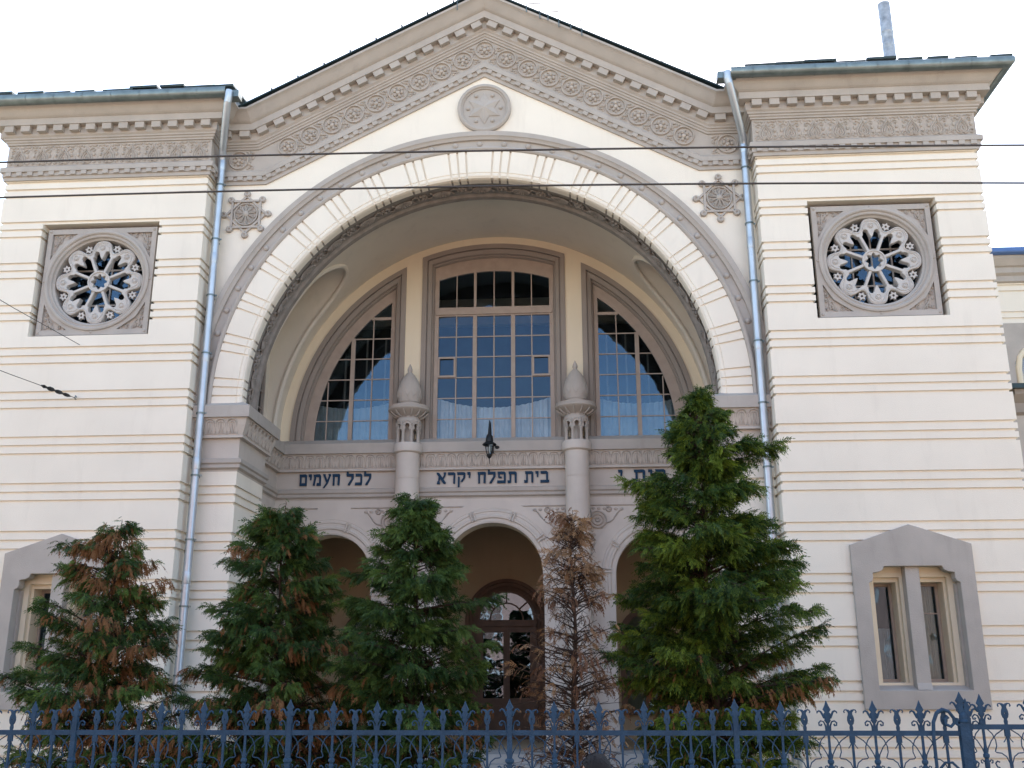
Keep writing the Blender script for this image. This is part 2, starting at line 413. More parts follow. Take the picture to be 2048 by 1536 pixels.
    for ax, az in ((-1, -1), (1, -1), (1, 1), (-1, 1)):
        tri = [(.92*ax, .92*az), (.45*ax, .92*az), (.62*ax, .80*az), (.76*ax, .70*az), (.82*ax, .6*az), (.92*ax, .42*az)]
        holes.append([(c+px, ROSE_Z-.01+pz) for px, pz in tri])
    plate([sq]+holes, .10, .20, fr)
    fr.disc_y([(.955, .10), (.95, .07), (.92, .06), (.90, .07), (.885, .10), (.87, .10), (.855, .09), (.84, .10), (.83, .14), (.80, .16), (.79, .3), (.79, .42)], c_, 64)
    fr.box(c-1.09, c+1.09, .20, .22, 7.95, 7.99)
    for dx, dz in ((0, .965), (0, -.975), (.965, 0), (-.965, 0), (.96, .96), (-.96, .96), (.96, -.975), (-.96, -.975)):
        fr.disc_y([(.0, .085), (.012, .08), (.03, .10)], (c+dx, ROSE_Z+dz), 10)
    fr.build("frame", TRIM, R)
    lb = MB(); lb.box(c-.96, c+.96, .145, .155, ROSE_Z-.97, ROSE_Z-.62); lb.box(c-.96, c+.96, .145, .155, ROSE_Z+.62, ROSE_Z+.96)
    lb.v = []; lb.f = []
    for ax, az in ((-1, -1), (1, -1), (1, 1), (-1, 1)):
        lb = MB(); lb.prism([(c+px*ax, ROSE_Z+pz*az) for px, pz in ((.95, .95), (.40, .95), (.66, .66), (.95, .40))], .15, .19)
        for (px, pz, a_) in ((.80, .80, .09), (.86, .62, .05), (.62, .87, .05), (.88, .72, .03), (.73, .88, .03), (.9, .52, .03), (.52, .9, .03), (.87, .87, .035)):
            q = random.uniform(0, 1)
            pts = [(c+ax*(px+a_*.5*cos(t)), .135, ROSE_Z+az*(pz+a_*.7*sin(t))) for t in [q+k*2*pi/7 for k in range(7)]]
            lb.tube(pts, .012, 4, caps=False); lb.ell((c+ax*px, .14, ROSE_Z+az*pz), a_*.25, .02, a_*.3, 6, 4)
        for t in range(3):
            a_ = pi/4; lb.tube([(c+ax*(.70+.06*t), .135, ROSE_Z+az*(.92-.02*t)), (c+ax*(.76+.03*t), .13, ROSE_Z+az*(.84-.03*t)), (c+ax*(.84), .135, ROSE_Z+az*(.78-.05*t))], .012, 4, caps=False)
        lb.build("corner_ornament", CARVE, R)
    # tracery
    tb = MB(); RR = .79
    outer = []
    for k in range(8):
        a = k*pi/4
        for q in (-22.5, -18, -14.5, -12.5, -11, -8.5, -5, 0, 5, 8.5, 11, 12.5, 14.5, 18):
            aq = abs(q)
            r = {22.5: .735, 18: .76, 14.5: .83, 12.5: .89, 11: .93, 8.5: .97, 5: .99, 0: 1.0}[aq]
            outer.append((c+RR*r*sin(a+radians(q)), ROSE_Z+RR*r*cos(a+radians(q))))
    hol = [[(c+RR*(.168+.028*cos(8*t))*sin(t), ROSE_Z+RR*(.168+.028*cos(8*t))*cos(t)) for t in [2*pi*k/64 for k in range(64)]]]
    for k in range(8):
        a = k*pi/4; loc = []
        hp = [(.055, .225), (.075, .25), (.178, .495), (.195, .535), (.208, .57), (.205, .60), (.186, .61), (.188, .64), (.186, .69), (.16, .735), (.115, .75), (.07, .725), (.05, .67), (.03, .61), (0, .56)]
        poly = hp+[(-x, z) for x, z in hp[-2::-1]]
        for x, z in poly:
            loc.append((c+RR*(x*cos(a)+z*sin(a)), ROSE_Z+RR*(-x*sin(a)+z*cos(a))))
        hol.append(loc)
    plate([outer]+hol, .17, .29, tb, bevel=.008)
    # raised rim, hub ring and shell bosses
    tb.tube([(x, .17, z) for x, z in [(c+(px-c)*.965, ROSE_Z+(pz-ROSE_Z)*.965) for px, pz in outer]]+[(c+(outer[0][0]-c)*.965, .17, ROSE_Z+(outer[0][1]-ROSE_Z)*.965)], .014, 5, caps=False)
    tb.disc_y([(.205*RR/.79*1.0, .17), (.20, .15), (.18, .15), (.172, .17)], c_, 32)
    for k in range(8):
        a = k*pi/4
        for r_, q in ((.83, .055), ):
            tb.disc_y([(.0, .16), (q*.35, .15), (q*.6, .165), (q*.8, .15), (q, .168)], (c+RR*r_*sin(a), ROSE_Z+RR*r_*cos(a)), 12)
        pts = [(c+RR*(x*cos(a)+z*sin(a)), .168, ROSE_Z+RR*(-x*sin(a)+z*cos(a))) for x, z in ((-.17, .74), (-.14, .84), (-.07, .92), (0, .945), (.07, .92), (.14, .84), (.17, .74))]
        tb.tube(pts, .012, 4, caps=False)
        # little pierced stars between the lobes
        a2 = a+pi/8; sx, sz = c+RR*.865*sin(a2), ROSE_Z+RR*.865*cos(a2)
        st = [(sx+RR*(.10 if j % 2 == 0 else .058)*sin(a2+j*pi/6), sz+RR*(.10 if j % 2 == 0 else .058)*cos(a2+j*pi/6)) for j in range(12)]
        plate([st, circ(sx, sz, .022, 8)], .19, .26, tb)
    tb.build("tracery", TRACE, R)
    # the glass and bars behind
    gb = MB(); gb.prism(circ(c, ROSE_Z, .80, 32), .52, .525); gb.build("pane", GLASS, R)
    bb = MB()
    for dx in (-.28, .06, .4): bb.box(c+dx-.012, c+dx+.012, .49, .515, ROSE_Z-.74, ROSE_Z+.74)
    bb.box(c-.76, c+.76, .488, .512, ROSE_Z-.35, ROSE_Z-.32); bb.box(c-.76, c+.76, .488, .512, ROSE_Z+.33, ROSE_Z+.36)
    bb.build("glazing_bar", TRIM, R)
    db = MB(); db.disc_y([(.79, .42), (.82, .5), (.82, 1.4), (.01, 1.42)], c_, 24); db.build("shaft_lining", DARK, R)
    # ---- twin slit window low on the block
    N = part("twin_window", S); P(N)
    fr = MB()
    ol = [(-.92, 1.75), (.92, 1.75), (.92, 4.19), (0, 4.50), (-.92, 4.19)]
    hl = [(-.69, 2.02), (.69, 2.02), (.69, 3.58), (.685, 3.61), (.64, 3.63), (.62, 3.67), (.62, 3.76), (.52, 3.775), (.47, 3.80), (.44, 3.86), (-.44, 3.86), (-.47, 3.80), (-.52, 3.775), (-.62, 3.76), (-.62, 3.67), (-.64, 3.63), (-.685, 3.61), (-.69, 3.58)]
    plate([[(c+a, b) for a, b in ol], [(c+a, b) for a, b in hl]], -.055, .12, fr, bevel=.006)
    fr.box(c-.105, c+.105, .02, .30, 2.03, 3.885)
    fr.box(c-.70, c-.655, .12, .3, 2.02, 3.6); fr.box(c+.655, c+.70, .12, .3, 2.02, 3.6)
    fr.add([(c-.7, .0, 2.02), (c+.7, .0, 2.02), (c+.7, .34, 2.14), (c-.7, .34, 2.14)], [(0, 1, 2, 3)])
    fr.add([(c-.11, -.02, 2.03), (c+.11, -.02, 2.03), (c+.105, .02, 2.13), (c-.105, .02, 2.13)], [(0, 1, 2, 3)])
    fr.build("surround", TRIM, N)
    cr = MB()
    outl = [(c-.71, 1.99), (c+.71, 1.99), (c+.71, 3.89), (c-.71, 3.89)]
    hs = [[(c+sg*a, b) for a, b in ((.155, 2.13), (.57, 2.13), (.57, 3.71), (.155, 3.71))] for sg in (-1, 1)]
    plate([outl]+hs, .20, .28, cr)
    hs = [[(c+sg*a, b) for a, b in ((.19, 2.13), (.53, 2.13), (.53, 3.64), (.19, 3.64))] for sg in (-1, 1)]
    plate([outl]+hs, .28, .62, cr)
    cr.build("splayed_lining", CREAM2, N)
    for sg in (-1, 1):
        W = MB(); a0, a1 = sorted((c+sg*.19, c+sg*.53))
        plate([[(a0, 2.13), (a1, 2.13), (a1, 3.64), (a0, 3.64)], [(a0+.045, 2.18), (a1-.045, 2.18), (a1-.045, 3.59), (a0+.045, 3.59)]], .53, .58, W)
        W.box(a0+.045, a1-.045, .54, .57, 3.16, 3.18) if sg > 0 else None
        wo_ = W.build("sash", SASH, N)
        q = MB(); q.box(a0+.04, a1-.04, .555, .56, 2.15, 3.62); q.build("pane", GLASS, wo_)
        q = MB(); zt2 = 3.6 if sg > 0 else 2.95
        q.grid([[(a0+.03+(a1-a0-.06)*k/24, .70+.025*sin(k*1.9+sg), z) for k in range(25)] for z in (2.12, zt2)]); q.build("curtain", CREAM2 if sg > 0 else CURT, wo_, smooth=True)
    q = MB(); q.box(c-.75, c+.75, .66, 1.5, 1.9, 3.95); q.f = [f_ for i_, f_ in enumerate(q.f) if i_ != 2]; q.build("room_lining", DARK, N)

# ---- central bay wall with the arch cut out
W = MB(); YB = .45; AT = (XC, 13.6)
def gtop(x): return 13.35-abs(x-XC)*.521
xs = [LX1]+[XC+4.14*sin(a) for a in [radians(-90+3*k) for k in range(61)]]+[RX0]
for a, b in zip(xs[:-1], xs[1:]):
    def low(x): 
        d = 4.14**2-(x-XC)**2
        return ZC+sqrt(d) if d > 0 else 6.0
    if a == LX1 or b == RX0: la = lb_ = 6.0
    else: la, lb_ = low(a), low(b)
    W.quad((a, YB, la), (b, YB, lb_), (b, YB, max(11.3, gtop(b))), (a, YB, max(11.3, gtop(a))))
P(W.build("gable_wall", CREAM, S))
# piers below the impost
for sg in (-1, 1):
    mb = MB(); x0, x1 = (LX1+.0, -4.42) if sg < 0 else (3.82, RX0)
    gz = sorted({Z0-.8*k-d for k in range(5, 13) for d in (0, .145, .29)}); gz = [z for z in gz if .05 < z < 5.6]
    lev = [0.0]; typ = []
    for z in gz: lev += [z-.05, z]; typ += [0, 1]
    lev.append(5.62); typ.append(0)
    for i in range(len(lev)-1):
        e = GE*typ[i]
        if lev[i+1]-lev[i] < .004: continue
        mb.box(x0, x1-(e if sg < 0 else 0), YB+e, 1.9-e, lev[i], lev[i+1]) if sg < 0 else mb.box(x0+e, x1, YB+e, 1.9-e, lev[i], lev[i+1])
    P(mb.build("porch_pier", CREAM, S))
    mb = MB(); 
    if sg < 0: mb.box(x0+.004, -4.42, YB+.004, 1.9, 5.62, 6.86); mb.box(-5.3, -4.68, 1.9, 3.6, 0, 6.87)
    else: mb.box(3.82, x1-.004, YB+.004, 1.9, 5.62, 6.86); mb.box(4.08, 4.7, 1.9, 3.6, 0, 6.87)
    P(mb.build("porch_jamb", LTRIM, S))
# ---- impost and porch cornice, one moulding running round the recess
PC = [(0, 6.82), (.05, 6.79), (.20, 6.71), (.20, 6.52), (.165, 6.51), (.15, 6.49), (.135, 6.40), (.075, 6.22), (.09, 6.205), (.09, 6.175), (.012, 6.17), (.012, 5.82), (.06, 5.80), (.06, 5.74), (.035, 5.71), (.035, 5.66), (.012, 5.63), (.0, 5.60)]
pp = [(LX1, .45), (-4.42, .45), (-4.42, 1.9), (-4.68, 1.9), (-4.68, 3.55), (4.08, 3.55), (4.08, 1.9), (3.82, 1.9), (3.82, .45), (RX0, .45)]
mb = MB(); mb.sweep_h(pp, PC); pco = P(mb.build("porch_cornice", mat("porch_cornice_render", (.54, .475, .415), .88, var=.08, scale=2, bump=.4, bscale=70, stain=.3), S))
mb = MB(); mb.sweep_h(pp, [(.005, 6.828), (.207, 6.716), (.207, 6.514), (.16, 6.512)]); mb.build("capping", TRIM, pco)
mb = MB(); mb.sweep_h(pp, [(.005, 5.835), (.085, 5.81), (.085, 5.74), (.055, 5.715), (.06, 5.66), (.005, 5.625)]); mb.build("string_moulding", TRIM, pco)
# leaf and tongue band
eb = MB()
def along(a, b, pitch):
    L = hypot(b[0]-a[0], b[1]-a[1]); n = max(1, round(L/pitch)); return [((a[0]+(b[0]-a[0])*(i+.5)/n, a[1]+(b[1]-a[1])*(i+.5)/n)) for i in range(n)], ((b[0]-a[0])/L, (b[1]-a[1])/L), L/n
for a, b in zip(pp[:-1], pp[1:]):
    pts, d, pw = along(a, b, .205); nx, ny = d[1], -d[0]; s_ = pw/.205
    for x, y in pts:
        def q(t, u, z): return (x+d[0]*t*s_+nx*u, y+d[1]*t*s_+ny*u, z)
        eb.tube([q(-.085, .115, 6.36), q(-.085, .145, 6.43), q(-.055, .165, 6.475), q(0, .172, 6.49), q(.055, .165, 6.475), q(.085, .145, 6.43), q(.085, .115, 6.36)], .012, 4, caps=False)
        eb.tube([q(-.05, .12, 6.38), q(-.04, .145, 6.43), q(0, .15, 6.45), q(.04, .145, 6.43), q(.05, .12, 6.38)], .012, 4, caps=False)
        eb.tube([q(0, .14, 6.43), q(0, .10, 6.24)], .014, 4)
        for m in (-1, 1):
            eb.tube([q(m*.05, .12, 6.38), q(m*.035, .10, 6.30), q(m*.05, .09, 6.24)], .010, 4, caps=False)
            eb.tube([q(m*.1, .125, 6.42), q(m*.1, .095, 6.30), q(m*.085, .085, 6.23)], .011, 4, caps=False)
eb.build("leaf_moulding", CARVE, pco)

# ---- archivolts
mb = MB(); d0 = radians(2.0); H = radians(92.3)
centres = []
for sgn in (-1, 1):
    for k in range(9): centres.append(sgn*radians(5.1+10.25*k))
grooves = sorted(c0+j*d0 for c0 in centres for j in (-1, 0, 1))
hw = .018/4.4
prof = [(4.10, .60), (4.10, .47), (4.115, .42), (4.15, .39), (4.19, .385), (4.205, .395), (4.215, .38), (4.64, .375), (4.64, .45)]
edges = [-H]+[x for gq in grooves for x in (gq-hw, gq+hw)]+[H]
for a, b in zip(edges[0::2], edges[1::2]): ring_sweep(mb, prof, a, b, max(1, int((b-a)/.03)), caps=True)
ring_sweep(mb, [(4.12, .60), (4.12, .412), (4.64, .412)], -H, H, 90)
P(mb.build("voussoir_ring", CREAM, S))
mb = MB()
ring_sweep(mb, [(4.64, .42), (4.645, .37), (4.66, .35), (4.69, .34), (4.715, .35), (4.73, .375), (4.735, .415), (4.87, .415), (4.875, .37), (4.90, .36), (4.93, .345), (4.94, .33), (5.03, .33), (5.03, .46)], -H, H, 96)
av = P(mb.build("outer_archivolt", TRIM, S, smooth=True))
for k in range(-17, 18):
    mb = MB(); a = k*radians(5.37)
    p = ring(4.803, a, .415); t = [(0, 1), (.35, .95), (.7, .72), (.93, .38), (1, 0)]
    mb.disc_y([(max(.001, r*.056), .42-.045*h) for r, h in t], (p[0], p[2]), 14)
    mb.build("stud", TRIM, av, smooth=True)
# carved soffit ring
mb = MB()
ring_sweep(mb, [(4.105, .50), (4.105, .60), (4.13, .62), (4.15, .63), (4.15, 1.10), (4.13, 1.11), (4.10, 1.13), (4.10, 1.26), (4.42, 1.26)], -H, H, 96)
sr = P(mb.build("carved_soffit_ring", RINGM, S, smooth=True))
mb = MB()
def rp(a, t, h): return ring(4.15-h, a, .865+t)
for k in range(-8, 9):
    a = k*radians(10.4)
    for j in range(-4, 5):          # shell
        th = j*radians(20)
        pts = [rp(a+sin(th)*r/4.1, -.06+cos(th)*r*.95, .015+.035*(r/.17)) for r in (.02, .08, .13, .17)]
        mb.tube(pts, [.008, .016, .024, .02], 5)
    for m in (-1, 1):
        for q0 in (0, 1):
            base = a+m*radians(3.2+1.6*q0)
            pts = [rp(base+m*.022*cos(t)*(1-.1*t), (.09-.02*q0)*sin(t)*m*(1 if q0 else -1), .022) for t in (0, .8, 1.6, 2.4, 3.2, 4.0, 4.7)]
            mb.tube(pts, .017, 4)
    am = a+radians(5.2)
    if k < 8:
        for j in range(6):
            t = j*pi/3; mb.ell(rp(am+.011*cos(t)*1.6, .075*sin(t), .02), .03, .03, .03, 6, 4)
        mb.ell(rp(am, 0, .03), .035, .035, .035, 6, 4)
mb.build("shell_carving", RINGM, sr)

# ---- porch vault with side lunettes
RV = 4.36; mb = MB(); na, ny = 180, 46; YV0, YV1 = 1.26, 3.56; LYC, LR, LZC = 2.42, .66, 9.45
def inlun(y, z): return abs(y-LYC) < LR and (z < LZC or (y-LYC)**2+(z-LZC)**2 < LR**2)
rows = []
for i in range(na+1):
    a = -H+(2*H)*i/na; rows.append([ring(RV, a, YV0+(YV1-YV0)*j/ny) for j in range(ny+1)])
vv = [p for r in rows for p in r]; ff = []
for i in range(na):
    for j in range(ny):
        p = [rows[i][j], rows[i+1][j], rows[i+1][j+1], rows[i][j+1]]; cy_ = sum(t[1] for t in p)/4; cz_ = sum(t[2] for t in p)/4; cx_ = sum(t[0] for t in p)/4
        if inlun(cy_, cz_) and abs(cx_-XC) > 1.5: continue
        ff.append((i*(ny+1)+j, (i+1)*(ny+1)+j, (i+1)*(ny+1)+j+1, i*(ny+1)+j+1))
mb.add(vv, ff)
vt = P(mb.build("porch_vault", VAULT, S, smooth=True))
for sg in (-1, 1):
    bd = [(LYC-LR, 6.72+(LZC-6.72)*t/10) for t in range(10)]+[(LYC-LR*cos(t*pi/24), LZC+LR*sin(t*pi/24)) for t in range(25)]+[(LYC+LR, LZC-(LZC-6.72)*t/10) for t in range(1, 11)]
    xw = XC+sg*4.52
    def bxx(z): return XC+sg*(sqrt(max(RV**2-(z-ZC)**2, .01)) if z > ZC else RV)
    mb = MB(); fr_ = [(bxx(z)-sg*.02, y, z) for y, z in bd]; bk_ = [(xw, y, z) for y, z in bd]
    mb.grid([fr_, [( (f_[0]+b_[0])/2, f_[1], f_[2]) for f_, b_ in zip(fr_, bk_)], bk_])
    mb.box(min(xw, xw+sg*.1), max(xw, xw+sg*.1), 1.5, 3.4, 6.5, 10.4)
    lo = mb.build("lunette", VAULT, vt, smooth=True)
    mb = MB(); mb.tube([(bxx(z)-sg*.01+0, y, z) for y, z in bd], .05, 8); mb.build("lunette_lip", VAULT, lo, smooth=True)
    # small window in the side wall
    xa, xb = sorted((xw-sg*.06, xw+sg*.02))
    q = MB(); q.box(xa, xb, LYC-.55, LYC-.47, 6.9, 8.5); q.box(xa, xb, LYC+.20, LYC+.28, 6.9, 8.5); q.box(xa, xb, LYC-.47, LYC+.2, 8.42, 8.5); q.box(xa, xb, LYC-.47, LYC+.2, 6.86, 6.93)
    for z in (7.25, 7.6, 7.95): q.box(xa+.01, xb-.01, LYC-.47, LYC+.2, z, z+.025)
    so_ = part("side_window", S); P(so_)
    q.build("frame", BROWN, so_)
    q = MB(); q.box(min(xw-sg*.012, xw-sg*.006), max(xw-sg*.012, xw-sg*.006), LYC-.47, LYC+.2, 6.93, 8.42); q.build("pane", mat("dark_glass" + str(sg), (.01, .012, .015), .08, spec=.8), so_)

# ---- back wall of the porch with its three windows
YW = 3.55; RG, RF = 3.70, 4.14
def arcpts(R, x0, x1, n): return [(XC+x0+(x1-x0)*k/n, ZC+sqrt(max(R*R-(x0+(x1-x0)*k/n)**2, 0))) for k in range(n+1)]
SILL = 6.80
def cpath(hw_, R): return [(XC-hw_, SILL), (XC+hw_, SILL)]+arcpts(R, hw_, -hw_, 14)
def spath(sg, xi, R):
    zi = ZC+sqrt(R*R-xi*xi); xo = R
    a_top = atan2(xi, zi-ZC)
    pts = [(XC+xi, SILL), (XC+R, SILL)]+[(XC+R*cos(t), ZC+R*sin(t)) for t in [(pi/2-a_top)*k/22 for k in range(23)]]
    if sg < 0: pts = [(2*XC-x, z) for x, z in pts][::-1]
    return pts
ow = [(XC-4.5, 5.66), (XC+4.5, 5.66), (XC+4.5, 7)]+[(XC+4.5*cos(t), ZC+4.5*sin(t)) for t in [pi*k/40 for k in range(1, 40)]]+[(XC-4.5, 7)]
AR = [(XC-3.22, .86, 4.08, 1.12, 1.36), (XC, 1.0, 4.14, 1.25, 1.42), (XC+3.22, .86, 4.08, 1.12, 1.36)]   # arcade arches: centre, open radius, spring, ...
mb = MB()
plate([ow, cpath(1.49, 4.19), spath(1, 1.85, RF), spath(-1, 1.85, RF)], YW, YW+.14, mb)
P(mb.build("porch_back_wall", CREAM2, S))
def frame_rings(mb, pathf, steps):   # steps: list of (inset, y); pathf(inset)->path
    rows = [[(x, y, z) for x, z in pathf(i)] for i, y in steps]
    mb.grid(rows, closed=True)
ST = [(0, YW+.14), (0, YW-.03), (.10, YW-.03), (.10, YW+.03), (.125, YW+.03), (.125, YW-.0), (.20, YW+.03), (.21, YW+.10), (.23, YW+.10), (.25, YW+.16), (.25, YW+.19)]
def cpf(i): return [(x, z if k > 1 else SILL+i*.12) for k, (x, z) in enumerate(cpath(1.50-i, 4.20-i))]
def spf(sg):
    def f(i):
        pts = spath(1, 1.84+i, RF+.01-i); pts = [(x, z if k > 1 else SILL+i*.12) for k, (x, z) in enumerate(pts)]
        if sg < 0: pts = [(2*XC-x, z) for x, z in pts][::-1]
        return pts
    return f
# central window
CW = MB(); frame_rings(CW, cpf, ST); cw = P(CW.build("great_window", BROWN, S))
YS = YW+.17
def bars(mb, xx, z0, z1, w_, y0=YS, y1=YS+.05):
    mb.box(xx-w_/2, xx+w_/2, y0, y1, z0, z1)
mb = MB()
hw0 = 1.25
def topz(x, R=3.70): return ZC+sqrt(R*R-x*x)
plate([cpf(.25), [(XC-1.165, 9.70), (XC+1.165, 9.70)]+arcpts(3.66, 1.165, -1.165, 12), [(XC-1.165, SILL+.07), (XC+1.165, SILL+.07), (XC+1.165, 9.50), (XC-1.165, 9.50)]], YS, YS+.07, mb)
mb.box(XC-1.22, XC+1.22, YS-.035, YS-.001, 9.53, 9.62)
for x in (-.40, .40): bars(mb, XC+x, 9.70, topz(x, 3.66)+.01, .055, YS+.004, YS+.06)
for x in (-.79, 0, .79): bars(mb, XC+x, 9.70, topz(x, 3.66)+.01, .022, YS+.012, YS+.05)
for x in (-.40, .40): bars(mb, XC+x, SILL+.07, 9.50, .085, YS-.006, YS+.066)
for x in (-.79, 0, .79): bars(mb, XC+x, SILL+.07, 9.50, .024, YS+.012, YS+.05)
for r in range(1, 6):
    z = 9.49-.443*r
    for a, b in ((-1.165, -.442), (-.357, .357), (.442, 1.165)): mb.box(XC+a, XC+b, YS+.016, YS+.046, z-.011, z+.011)
for a in (-.357, .357):
    pass
for (a, b) in ((-1.165, -.80), (.80, 1.165)):   # hinged ventilation panes
    z0, z1 = 9.49-.443*3, 9.49-.443*2
    plate([[(XC+a, z0), (XC+b, z0), (XC+b, z1), (XC+a, z1)], [(XC+a+.035, z0+.04), (XC+b-.035, z0+.04), (XC+b-.035, z1-.04), (XC+a+.035, z1-.04)]], YS-.02, YS+.011, mb)
mb.build("sash_bars", SASH, cw)
mb = MB()
mb.prism([(XC-1.17, 9.69), (XC+1.17, 9.69)]+arcpts(3.665, 1.17, -1.17, 12), YS+.03, YS+.034)
rt_ = random.Random(4); zr = [SILL+.06]+[9.49-.443*r for r in range(5, 0, -1)]+[9.51]; xr_ = [-1.17, -.79, -.40, 0, .40, .79, 1.17]
for i in range(6):
    for j in range(6):
        t1, t2 = rt_.uniform(-.0022, .0022), rt_.uniform(-.0022, .0022)
        mb.add([(XC+xr_[i], YS+.03+t1, zr[j]), (XC+xr_[i+1], YS+.03-t1, zr[j]), (XC+xr_[i+1], YS+.03-t1+t2, zr[j+1]), (XC+xr_[i], YS+.03+t1+t2, zr[j+1])], [(0, 1, 2, 3)])
mb.build("pane", GLASS, cw)
def swag(mb, x0, x1, z0, zt_, y, sag, n=40):
    rows = []
    for r in range(4):
        row = []
        for k in range(n+1):
            t = k/n; zt2 = zt_-sag*4*t*(1-t)
            row.append((x0+(x1-x0)*t, y+.025*sin(k*1.3)+.01*sin(k*3.1+r), z0+(zt2-z0)*r/3))
        rows.append(row)
    mb.grid(rows)
mb = MB()
for a, b, sg_ in ((-1.2, 1.2, .22),): swag(mb, XC+a, XC+b, SILL, 7.78, YS+.22, sg_, 90)
mb.build("curtain", CURT, cw, smooth=True)
mb = MB()
for z in (7.2,): mb.box(XC-1.2, XC+1.2, YS+.401, YS+.439, z, z+.04)
mb.build("inner_casement", BROWN, cw)
# side windows
for sg in (-1, 1):
    CW = MB(); frame_rings(CW, spf(sg), ST); sw = P(CW.build("quadrant_window", BROWN, S))
    mb = MB(); X = lambda x: XC+sg*x
    RI = 3.70
    def gz_(x): return ZC+sqrt(max(RI*RI-x*x, 0))
    op = spath(1, 2.17, RI); op = [(x, z if k > 1 else SILL+.07) for k, (x, z) in enumerate(op)]
    if sg < 0: op = [(2*XC-x, z) for x, z in op][::-1]
    plate([spf(sg)(.25), op], YS, YS+.07, mb)
    for (x, w_, y_) in ((2.545, .022, .012), (2.96, .085, -.006), (3.46, .022, .012)):
        zt2 = gz_(x+.03)+.03
        a, b = sorted((X(x-w_/2), X(x+w_/2))); mb.box(a, b, YS+y_, YS+.055-y_*.5, SILL+.07, min(zt2, 9.55 if x < 3 else 99) if x < 2.7 else zt2)
    for r in range(0, 6):
        z = 9.49-.443*r; th_ = .03 if r == 0 else .011
        xm = sqrt(max(RI*RI-(z-ZC)**2, 0))
        if xm > 2.2:
            a, b = sorted((X(2.17), X(xm))); mb.box(a, b, YS+(.002 if r == 0 else .016), YS+(.058 if r == 0 else .046), z-th_, z+th_)
    mb.build("sash_bars", SASH, sw)
    gp = spath(1, 2.16, RI+.01)
    if sg < 0: gp = [(2*XC-x, z) for x, z in gp][::-1]
    mb = MB(); mb.prism(gp, YS+.03, YS+.034); mb.build("pane", GLASS, sw)
    mb = MB(); a, b = sorted((X(2.15), X(3.85))); swag(mb, a, b, SILL, 7.72, YS+.25, .12, 60)
    mb.build("curtain", CURT, sw, smooth=True)
    mb = MB()
    for x in (2.35, 2.75, 3.2, 3.6): mb.box(X(x)-.018, X(x)+.018, YS+.40, YS+.44, SILL, min(9.2, gz_(x)))
    mb.build("inner_casement", BROWN, sw)
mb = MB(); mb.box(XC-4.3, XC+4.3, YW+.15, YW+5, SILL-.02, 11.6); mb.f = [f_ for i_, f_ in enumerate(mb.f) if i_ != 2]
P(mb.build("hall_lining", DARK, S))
# sloping sill under the windows
mb = MB(); mb.quad((XC-4.35, YW-.06, 6.785), (XC+4.35, YW-.06, 6.785), (XC+4.35, YW+.19, 6.865), (XC-4.35, YW+.19, 6.865)); P(mb.build("window_sill", TRIM, S))

# ---- arcade wall below the cornice
mb = MB(); YA = YW
zt = 5.63
holes = []
for cx, r, zs, r1, r2_ in AR: holes.append([(cx-r, -.1), (cx+r, -.1)]+arc(cx, zs, r, 0, pi, 28))
plate([[(-4.7, -.2), (4.1, -.2), (4.1, zt), (-4.7, zt)]]+holes, YA, YA+.45, mb)
aw = P(mb.build("arcade_wall", LTRIM, S))
for cx, r, zs, r1, r2_ in AR:
    mb = MB()
    pr = [(r2_, .0), (r2_, .035), (r1+.02, .035), (r1, .03), (r1-.01, .05), (r1-.05, .055), (r1-.06, .04), (r1-.11, .045), (r1-.13, .065), (r1-.17, .06), (r1-.19, .03), (r+.01, .03), (r-.02, .02), (r-.02, -.06)]
    rows = [[(cx+R*cos(t), YA-u, zs+R*sin(t)) for R, u in pr] for t in [pi*k/44 for k in range(45)]]
    rows = [[(x, y, zs-.35) for x, y, z in rows[0]]]+rows+[[(x, y, zs-.35) for x, y, z in rows[-1]]]
    mb.grid(rows)
    for a in (35, 70, 110, 145, 5, 175):
        t = radians(a)
        for dd in (-.035, .035):
            p0 = [(cx+R*cos(t+dd/r1), YA-.075, zs+R*sin(t+dd/r1)) for R in (r1-.005, r1-.19)]
            mb.tube(p0, .018, 4)
    mb.build("arch_moulding", LTRIM, aw)
    mb = MB(); rows = [[(cx+(r-.021)*cos(t), y, zs+(r-.021)*sin(t)) for y in (YA+.06, YA+.46)] for t in [pi*k/30 for k in range(31)]]; mb.grid(rows); mb.build("arch_soffit", CREAM2, aw)
# spandrel carving
for cx in (XC-1.675-.0, XC+1.675, ):
    for m in (-1, 1):
        mb = MB(); x = cx+m*.38; z = 5.16
        for rr in (.17, .11, .045): mb.disc_y([(max(rr-.022, .001), YA-.0), (max(rr-.018, .001), YA-.04), (rr+.004, YA-.04), (rr+.01, YA-.0)], (x, z), 20)
        x2 = cx+m*.60; mb.disc_y([(.03, YA), (.045, YA-.028), (.065, YA)], (x2, 5.36), 14)
        mb.tube([(cx+m*.22, YA-.01, 5.44), (cx+m*1.15, YA-.01, 5.44)], .012, 4)
        for k in range(6):
            t = k/5; mb.ell((cx+m*(.3+.55*t), YA-.005, 5.38-.02*t), .04, .02, .03, 6, 4)
        pts = [(cx+m*(.45+.4*t), YA-.01, 4.98+.36*t+.03*sin(t*9)) for t in [k/10 for k in range(11)]]; mb.tube(pts, .014, 4)
        pts = [(cx+m*(.22+.05*sin(t*7)), YA-.01, 5.4-.75*t) for t in [k/10 for k in range(11)]]; mb.tube(pts, .014, 4)
        for k in range(5): mb.ell((cx+m*(.27+.03*(k % 2)), YA, 4.95-.09*k), .04, .02, .035, 6, 4)
        mb.build("spandrel_carving", CARVE, aw)
